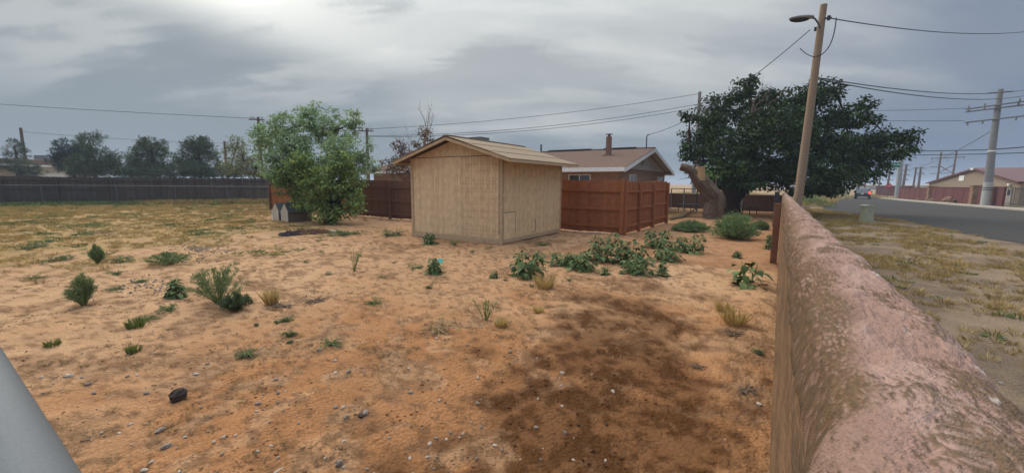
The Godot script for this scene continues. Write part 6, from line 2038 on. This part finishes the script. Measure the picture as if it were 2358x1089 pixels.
const STONES := [
	[-3.73, -1.14, 0.132, 0.089, 2, "large dark volcanic rock in the left foreground", ""],
	[-3.35, -0.91, 0.069, 0.037, 0, "long grey stone below the dark rock", ""],
	[-3.08, -0.86, 0.065, 0.038, 0, "grey stone nearest the rail, with a hollowed face", ""],
	[-2.07, -1.36, 0.051, 0.051, 0, "square grey slate stone at the bottom centre", ""],
	[-2.32, -1.14, 0.065, 0.020, 3, "pale grey wood chip at the bottom edge", ""],
	[-2.40, -1.80, 0.075, 0.038, 0, "dark grey angular stone pair in the centre foreground, upper", ""],
	[-2.40, -1.76, 0.056, 0.025, 2, "dark grey angular stone pair in the centre foreground, lower", ""],
	[-1.49, -3.15, 0.049, 0.030, 1, "white pebble on dark damp sand, farther one", ""],
	[-1.01, -3.08, 0.045, 0.028, 1, "white pebble on dark damp sand, nearer one", ""],
	[-1.24, -2.03, 0.043, 0.059, 3, "pale curled root scrap standing near the bottom centre", ""],
	[-1.08, -2.35, 0.029, 0.029, 0, "small dark cube-like stone on damp sand", ""],
	[-0.89, -2.61, 0.030, 0.027, 2, "small black stone on damp sand", ""],
	[-0.02, -3.45, 0.045, 0.026, 1, "whitish stone at the foot of the pink wall", ""],
	[-0.18, -2.80, 0.039, 0.022, 3, "pale straw stick on damp sand near the wall", ""],
	[-4.97, -0.79, 0.066, 0.040, 1, "small grey stone lying on the bare sand", "small grey stones scattered on the sand"],
	[-4.82, -0.84, 0.036, 0.022, 0, "small grey stone lying on the bare sand", "small grey stones scattered on the sand"],
	[-4.64, -0.84, 0.050, 0.030, 0, "small grey stone lying on the bare sand", "small grey stones scattered on the sand"],
	[-4.55, -1.06, 0.033, 0.020, 0, "small grey stone lying on the bare sand", "small grey stones scattered on the sand"],
	[-4.03, -1.04, 0.051, 0.030, 0, "small grey stone lying on the bare sand", "small grey stones scattered on the sand"],
	[-4.13, -1.40, 0.052, 0.031, 1, "small grey stone lying on the bare sand", "small grey stones scattered on the sand"],
	[-3.48, -1.73, 0.044, 0.026, 0, "small grey stone lying on the bare sand", "small grey stones scattered on the sand"],
	[-3.15, -1.43, 0.045, 0.027, 0, "small grey stone lying on the bare sand", "small grey stones scattered on the sand"],
	[-3.21, -1.61, 0.048, 0.029, 0, "small grey stone lying on the bare sand", "small grey stones scattered on the sand"],
	[-3.05, -1.37, 0.028, 0.017, 1, "small grey stone lying on the bare sand", "small grey stones scattered on the sand"],
	[-2.90, -1.10, 0.033, 0.020, 1, "small grey stone lying on the bare sand", "small grey stones scattered on the sand"],
	[-3.14, -0.97, 0.028, 0.017, 1, "small grey stone lying on the bare sand", "small grey stones scattered on the sand"],
	[-2.73, -1.02, 0.029, 0.017, 0, "small grey stone lying on the bare sand", "small grey stones scattered on the sand"],
	[-3.00, -0.76, 0.031, 0.018, 1, "small grey stone lying on the bare sand", "small grey stones scattered on the sand"],
	[-2.95, -0.71, 0.040, 0.024, 1, "small grey stone lying on the bare sand", "small grey stones scattered on the sand"],
	[-3.15, -2.07, 0.049, 0.029, 1, "small grey stone lying on the bare sand", "small grey stones scattered on the sand"],
	[-3.06, -2.14, 0.049, 0.030, 0, "small grey stone lying on the bare sand", "small grey stones scattered on the sand"],
	[-3.71, -2.28, 0.060, 0.036, 0, "small grey stone lying on the bare sand", "small grey stones scattered on the sand"],
	[-3.37, -2.22, 0.048, 0.029, 1, "small grey stone lying on the bare sand", "small grey stones scattered on the sand"],
	[-2.94, -2.40, 0.039, 0.024, 0, "small grey stone lying on the bare sand", "small grey stones scattered on the sand"],
	[-2.69, -2.49, 0.035, 0.021, 1, "small grey stone lying on the bare sand", "small grey stones scattered on the sand"],
	[-2.33, -2.17, 0.041, 0.025, 0, "small grey stone lying on the bare sand", "small grey stones scattered on the sand"],
	[-2.60, -1.76, 0.045, 0.027, 1, "small grey stone lying on the bare sand", "small grey stones scattered on the sand"],
	[-2.65, -1.73, 0.038, 0.023, 0, "small grey stone lying on the bare sand", "small grey stones scattered on the sand"],
	[-2.49, -1.71, 0.037, 0.022, 0, "small grey stone lying on the bare sand", "small grey stones scattered on the sand"],
	[-2.26, -1.52, 0.031, 0.018, 1, "small grey stone lying on the bare sand", "small grey stones scattered on the sand"],
	[-2.18, -1.34, 0.026, 0.016, 1, "small grey stone lying on the bare sand", "small grey stones scattered on the sand"],
	[-1.77, -1.63, 0.032, 0.019, 1, "small grey stone lying on the bare sand", "small grey stones scattered on the sand"],
	[-1.68, -1.69, 0.029, 0.017, 1, "small grey stone lying on the bare sand", "small grey stones scattered on the sand"],
	[-1.77, -1.80, 0.044, 0.027, 1, "small grey stone lying on the bare sand", "small grey stones scattered on the sand"],
	[-1.78, -1.87, 0.034, 0.020, 0, "small grey stone lying on the bare sand", "small grey stones scattered on the sand"],
	[-1.80, -2.34, 0.046, 0.027, 0, "small grey stone lying on the bare sand", "small grey stones scattered on the sand"],
	[-1.66, -2.00, 0.026, 0.016, 1, "small grey stone lying on the bare sand", "small grey stones scattered on the sand"],
	[-1.41, -2.01, 0.033, 0.020, 1, "small grey stone lying on the bare sand", "small grey stones scattered on the sand"],
	[-1.35, -2.00, 0.024, 0.015, 0, "small grey stone lying on the bare sand", "small grey stones scattered on the sand"],
	[-2.07, -3.21, 0.046, 0.027, 0, "small grey stone lying on the bare sand", "small grey stones scattered on the sand"],
	[-2.02, -2.63, 0.040, 0.024, 1, "small grey stone lying on the bare sand", "small grey stones scattered on the sand"],
	[-2.55, -3.15, 0.039, 0.024, 0, "small grey stone lying on the bare sand", "small grey stones scattered on the sand"],
	[-2.97, -3.15, 0.042, 0.025, 1, "small grey stone lying on the bare sand", "small grey stones scattered on the sand"],
	[-1.29, -2.33, 0.033, 0.020, 0, "small grey stone lying on the bare sand", "small grey stones scattered on the sand"],
	[-1.80, -3.25, 0.032, 0.019, 0, "small grey stone lying on the bare sand", "small grey stones scattered on the sand"],
	[-1.43, -1.85, 0.026, 0.016, 0, "small grey stone lying on the bare sand", "small grey stones scattered on the sand"],
	[-5.12, -0.66, 0.033, 0.020, 1, "small grey stone lying on the bare sand", "small grey stones scattered on the sand"],
	[-4.40, -0.82, 0.041, 0.024, 0, "small grey stone lying on the bare sand", "small grey stones scattered on the sand"],
	[-3.62, -0.83, 0.030, 0.018, 1, "small grey stone lying on the bare sand", "small grey stones scattered on the sand"],
	[-4.24, -1.53, 0.039, 0.024, 0, "small grey stone lying on the bare sand", "small grey stones scattered on the sand"],
	[-3.20, -1.66, 0.028, 0.017, 1, "small grey stone lying on the bare sand", "small grey stones scattered on the sand"],
	[-2.67, -1.46, 0.030, 0.018, 0, "small grey stone lying on the bare sand", "small grey stones scattered on the sand"],
	[-2.56, -1.22, 0.027, 0.016, 1, "small grey stone lying on the bare sand", "small grey stones scattered on the sand"],
	[-1.90, -1.42, 0.030, 0.018, 0, "small grey stone lying on the bare sand", "small grey stones scattered on the sand"],
	[-1.66, -1.55, 0.035, 0.021, 1, "small grey stone lying on the bare sand", "small grey stones scattered on the sand"],
	[-0.93, -2.15, 0.023, 0.014, 1, "small grey stone lying on the bare sand", "small grey stones scattered on the sand"],
	[-0.77, -2.26, 0.024, 0.014, 1, "small grey stone lying on the bare sand", "small grey stones scattered on the sand"],
	[-1.46, -2.66, 0.027, 0.016, 1, "small grey stone lying on the bare sand", "small grey stones scattered on the sand"],
	[-3.36, -2.71, 0.036, 0.021, 1, "small grey stone lying on the bare sand", "small grey stones scattered on the sand"],
	[-4.26, -2.00, 0.039, 0.023, 1, "small grey stone lying on the bare sand", "small grey stones scattered on the sand"],
]
const MULBERRY := [
	[Vector3(-2.05, 7.06, -26.53), 0.63, 0.61],
	[Vector3(-2.35, 6.29, -26.22), 0.63, 0.52],
	[Vector3(-3.42, 5.87, -27.44), 1.18, 1.06],
	[Vector3(-1.61, 5.58, -29.05), 1.52, 1.18],
	[Vector3(-3.98, 4.11, -26.79), 1.25, 1.26],
	[Vector3(-4.28, 3.32, -24.69), 0.55, 0.61],
	[Vector3(-2.04, 3.62, -24.60), 1.70, 1.22],
	[Vector3(-0.22, 4.28, -24.71), 1.53, 1.28],
	[Vector3(0.95, 6.32, -27.98), 1.04, 0.88],
	[Vector3(1.83, 6.69, -28.45), 0.54, 0.60],
	[Vector3(0.69, 5.40, -28.15), 1.40, 1.09],
	[Vector3(1.39, 3.86, -28.13), 1.79, 1.29],
	[Vector3(2.60, 5.27, -29.54), 1.18, 0.66],
	[Vector3(3.48, 5.98, -30.14), 0.47, 0.43],
	[Vector3(3.96, 5.28, -31.49), 0.58, 0.32],
	[Vector3(3.12, 3.74, -30.46), 1.65, 0.93],
	[Vector3(4.64, 4.24, -31.02), 1.00, 0.48],
	[Vector3(5.35, 4.15, -30.44), 0.58, 0.30],
	[Vector3(5.68, 4.51, -29.99), 0.24, 0.14],
	[Vector3(3.89, 2.82, -32.19), 1.48, 0.77],
	[Vector3(4.98, 3.38, -29.60), 0.78, 0.32],
	[Vector3(2.57, 2.04, -27.24), 1.40, 0.67],
	[Vector3(0.75, 2.29, -25.31), 1.64, 0.95],
	[Vector3(-0.94, 2.40, -29.07), 1.97, 1.03],
	[Vector3(-2.09, 2.39, -23.83), 1.18, 0.87],
	[Vector3(-4.45, 5.27, -24.72), 0.55, 0.26],
	[Vector3(-3.31, 4.77, -24.44), 0.61, 0.68],
	[Vector3(1.90, 1.41, -25.94), 0.97, 0.22],
	[Vector3(0.94, 1.32, -26.12), 0.80, 0.20],
	[Vector3(5.60, 3.63, -30.35), 0.41, 0.21],
	[Vector3(-3.92, 2.49, -26.72), 0.68, 0.76],
	[Vector3(-0.73, 6.05, -26.41), 0.82, 0.59],
	[Vector3(-3.27, 1.75, -27.49), 0.93, 0.51],
	[Vector3(-1.45, 1.63, -23.60), 0.77, 0.32]]
const SUCKER := [
	[Vector3(-2.83, 2.38, -23.44), 0.71, 0.39],
	[Vector3(-2.07, 2.48, -23.54), 0.46, 0.26],
	[Vector3(-3.17, 2.05, -23.12), 0.39, 0.35]]
const ELM := [
	[Vector3(-17.19, 4.08, -10.69), 0.80, 0.67],
	[Vector3(-17.51, 4.63, -10.91), 0.34, 0.30],
	[Vector3(-17.81, 3.65, -9.66), 0.75, 0.65],
	[Vector3(-18.73, 3.33, -9.50), 0.43, 0.67],
	[Vector3(-16.95, 3.79, -11.53), 0.97, 0.69],
	[Vector3(-16.18, 4.18, -12.10), 0.41, 0.58],
	[Vector3(-14.95, 4.40, -11.26), 0.18, 0.23],
	[Vector3(-17.01, 3.11, -9.91), 1.03, 0.75],
	[Vector3(-15.23, 2.80, -10.67), 0.92, 0.81],
	[Vector3(-15.03, 2.49, -11.59), 0.56, 0.62],
	[Vector3(-17.24, 2.43, -9.28), 0.85, 0.77],
	[Vector3(-17.06, 2.05, -10.25), 1.16, 0.74],
	[Vector3(-15.82, 1.98, -11.46), 0.84, 0.56],
	[Vector3(-17.84, 4.31, -9.72), 0.15, 0.22],
	[Vector3(-19.17, 3.97, -9.67), 0.15, 0.23],
	[Vector3(-17.04, 4.82, -10.99), 0.13, 0.26],
	[Vector3(-17.08, 4.35, -9.66), 0.16, 0.18],
	[Vector3(-16.33, 4.52, -11.32), 0.20, 0.22],
	[Vector3(-14.57, 3.23, -11.61), 0.19, 0.29],
	[Vector3(-14.51, 2.20, -11.83), 0.23, 0.33],
	[Vector3(-18.56, 3.73, -9.18), 0.20, 0.25],
	[Vector3(-17.66, 4.55, -10.76), 0.27, 0.26]]
const TREE_LOWER := [
	[Vector3(-16.32, 1.74, -9.61), 0.85, 0.77],
	[Vector3(-14.60, 1.61, -9.61), 0.95, 0.76],
	[Vector3(-16.67, 1.68, -9.18), 0.56, 0.59],
	[Vector3(-14.58, 1.41, -10.64), 0.60, 0.70],
	[Vector3(-15.18, 0.79, -9.80), 0.89, 0.62],
	[Vector3(-14.57, 0.41, -9.75), 0.60, 0.37],
	[Vector3(-13.86, 0.82, -10.22), 0.45, 0.54],
	[Vector3(-16.10, 0.87, -9.60), 0.50, 0.42],
	[Vector3(-14.39, 2.27, -10.06), 0.60, 0.50],
	[Vector3(-15.57, 2.34, -9.20), 0.60, 0.40]]
const OLIVE := [
	[Vector3(-27.64, 2.91, -12.74), 1.00, 1.00],
	[Vector3(-29.15, 3.85, -13.17), 0.54, 0.60],
	[Vector3(-26.88, 2.47, -13.14), 0.85, 0.63],
	[Vector3(-29.48, 2.49, -12.84), 0.59, 0.55]]
const PINEA := [
	[Vector3(-68.49, 4.76, -13.37), 1.78, 1.28],
	[Vector3(-69.83, 3.44, -13.86), 2.10, 1.12],
	[Vector3(-68.82, 4.16, -13.03), 1.33, 0.69]]
const PINEB := [
	[Vector3(-63.22, 3.61, -14.18), 2.13, 1.42],
	[Vector3(-65.75, 6.27, -14.52), 0.96, 0.73],
	[Vector3(-64.00, 5.01, -13.86), 0.94, 0.76],
	[Vector3(-64.59, 2.71, -14.83), 1.93, 0.78],
	[Vector3(-65.03, 2.87, -13.54), 1.72, 0.96],
	[Vector3(-62.76, 3.04, -15.32), 1.04, 0.87]]
const PINEC := [
	[Vector3(-56.87, 4.99, -17.27), 1.50, 1.02],
	[Vector3(-58.56, 3.86, -17.57), 2.06, 1.24],
	[Vector3(-56.58, 2.69, -17.07), 2.41, 0.74],
	[Vector3(-60.01, 2.90, -16.60), 1.29, 0.76],
	[Vector3(-57.98, 5.49, -17.27), 0.67, 0.66]]
const PINED := [
	[Vector3(-51.52, 5.04, -19.51), 1.38, 1.00],
	[Vector3(-52.86, 3.98, -20.04), 1.85, 1.21],
	[Vector3(-51.31, 2.70, -19.25), 2.28, 0.72],
	[Vector3(-52.62, 5.61, -20.56), 0.67, 0.56],
	[Vector3(-53.38, 3.48, -18.71), 0.66, 0.73]]
const HEDGE := [
	[Vector3(-55.27, 2.22, -14.40), 1.01, 0.39],
	[Vector3(-55.24, 2.24, -15.68), 1.04, 0.40],
	[Vector3(-52.48, 2.24, -16.17), 1.01, 0.39],
	[Vector3(-52.49, 2.27, -17.53), 1.04, 0.40],
	[Vector3(-50.25, 2.27, -18.15), 1.02, 0.39],
	[Vector3(-49.08, 2.29, -19.14), 1.03, 0.40],
	[Vector3(-47.96, 2.30, -20.16), 1.03, 0.40],
	[Vector3(-46.11, 2.31, -20.87), 1.02, 0.39],
	[Vector3(-44.33, 2.31, -21.58), 1.02, 0.39],
	[Vector3(-42.76, 2.32, -22.38), 1.01, 0.39]]
const PINEE := [
	[Vector3(-84.77, 6.01, -11.50), 0.71, 0.79],
	[Vector3(-86.60, 4.96, -11.72), 1.15, 0.93],
	[Vector3(-84.53, 3.48, -11.23), 1.63, 1.02],
	[Vector3(-85.32, 2.84, -12.33), 1.57, 0.81],
	[Vector3(-86.42, 2.92, -10.61), 1.03, 0.92]]
const REDTREE := [
	[Vector3(-17.57, 4.40, -17.90), 0.36, 0.50],
	[Vector3(-18.53, 3.62, -16.76), 0.44, 0.39],
	[Vector3(-18.60, 3.00, -17.29), 0.64, 0.56],
	[Vector3(-18.88, 2.48, -16.71), 0.67, 0.55],
	[Vector3(-18.30, 2.25, -17.32), 0.59, 0.65],
	[Vector3(-18.15, 3.89, -17.91), 0.32, 0.25],
	[Vector3(-17.36, 3.86, -17.99), 0.36, 0.30]]
const ROADBUSH := [
	[Vector3(2.68, 0.33, -43.48), 1.12, 0.44],
	[Vector3(1.91, 0.46, -43.09), 0.79, 0.37],
	[Vector3(3.31, 0.11, -43.84), 0.66, 0.33],
	[Vector3(2.41, 0.84, -43.05), 0.52, 0.29]]
const ROADTREE := [
	[Vector3(12.76, 0.39, -128.16), 1.32, 0.84],
	[Vector3(13.60, 1.02, -128.88), 0.75, 0.63],
	[Vector3(11.94, -0.34, -127.51), 1.13, 0.63]]

func setup_noise() -> void:
	rng.seed = 1
	var list := [[n_big, 0.16, 3, 1], [n_mid, 0.9, 3, 2], [n_fine, 4.2, 3, 3], [n_patch, 0.7, 4, 4], [n_rip, 2.0, 2, 5]]
	for l in list:
		var n: FastNoiseLite = l[0]
		n.noise_type = FastNoiseLite.TYPE_SIMPLEX_SMOOTH
		n.frequency = l[1]
		n.fractal_octaves = l[2]
		n.seed = l[3]
	n_cell.noise_type = FastNoiseLite.TYPE_CELLULAR
	n_cell.frequency = 1.0
	n_cell.cellular_jitter = 0.9
	n_cell.fractal_type = FastNoiseLite.FRACTAL_NONE
	n_cell.seed = 8

func _ready() -> void:
	# camera
	var cam := Camera3D.new()
	cam.name = "camera"
	cam.fov = 59.13
	cam.near = 0.02
	cam.far = 4000.0
	cam.transform = Transform3D(Basis(Vector3.UP, 0.5706) * Basis(Vector3.RIGHT, -0.1284) * Basis(Vector3.BACK, 0.00698), Vector3(0, 1.65, 0))
	add_child(cam)
	cam.current = true
	var lens := CameraAttributesPhysical.new()
	lens.frustum_focal_length = 21.16
	lens.frustum_focus_distance = 9.0
	lens.frustum_near = 0.02
	lens.frustum_far = 4000.0
	lens.exposure_aperture = 15.0
	cam.attributes = lens
	# sky, sun, exposure
	setup_noise()
	var env := Environment.new()
	env.tonemap_mode = Environment.TONE_MAPPER_LINEAR
	env.tonemap_exposure = 2.5
	build_sky(env)
	env.sdfgi_enabled = true
	env.ssao_enabled = true
	env.ssil_enabled = true
	env.fog_enabled = true
	env.fog_density = 0.0009
	env.fog_light_color = Color(0.68, 0.72, 0.78)
	var we := WorldEnvironment.new()
	we.name = "environment"
	we.environment = env
	add_child(we)
	var sun := DirectionalLight3D.new()
	sun.name = "sun"
	sun.light_energy = 0.22
	sun.light_color = Color(1.0, 0.96, 0.9)
	sun.light_angular_distance = 40.0
	sun.shadow_enabled = true
	add_child(sun)
	sun.look_at_from_position(Vector3.ZERO, -SUN_TO, Vector3.UP)
	# large structure
	materials()
	for b in [0.25, 0.45, 0.7]:
		leaf_meshes.append(leaf_shape(b))
	build_ground()
	build_road()
	build_wall()
	build_shed()
	build_fences()
	build_house()
	build_right_side()
	build_back_yard()
	# objects
	build_poles()
	build_lines()
	build_truck()
	build_litter()
	build_trees()
	rng.seed = 31
	for e in PLANTS:
		plant(e)
	build_stones()
	build_grass()
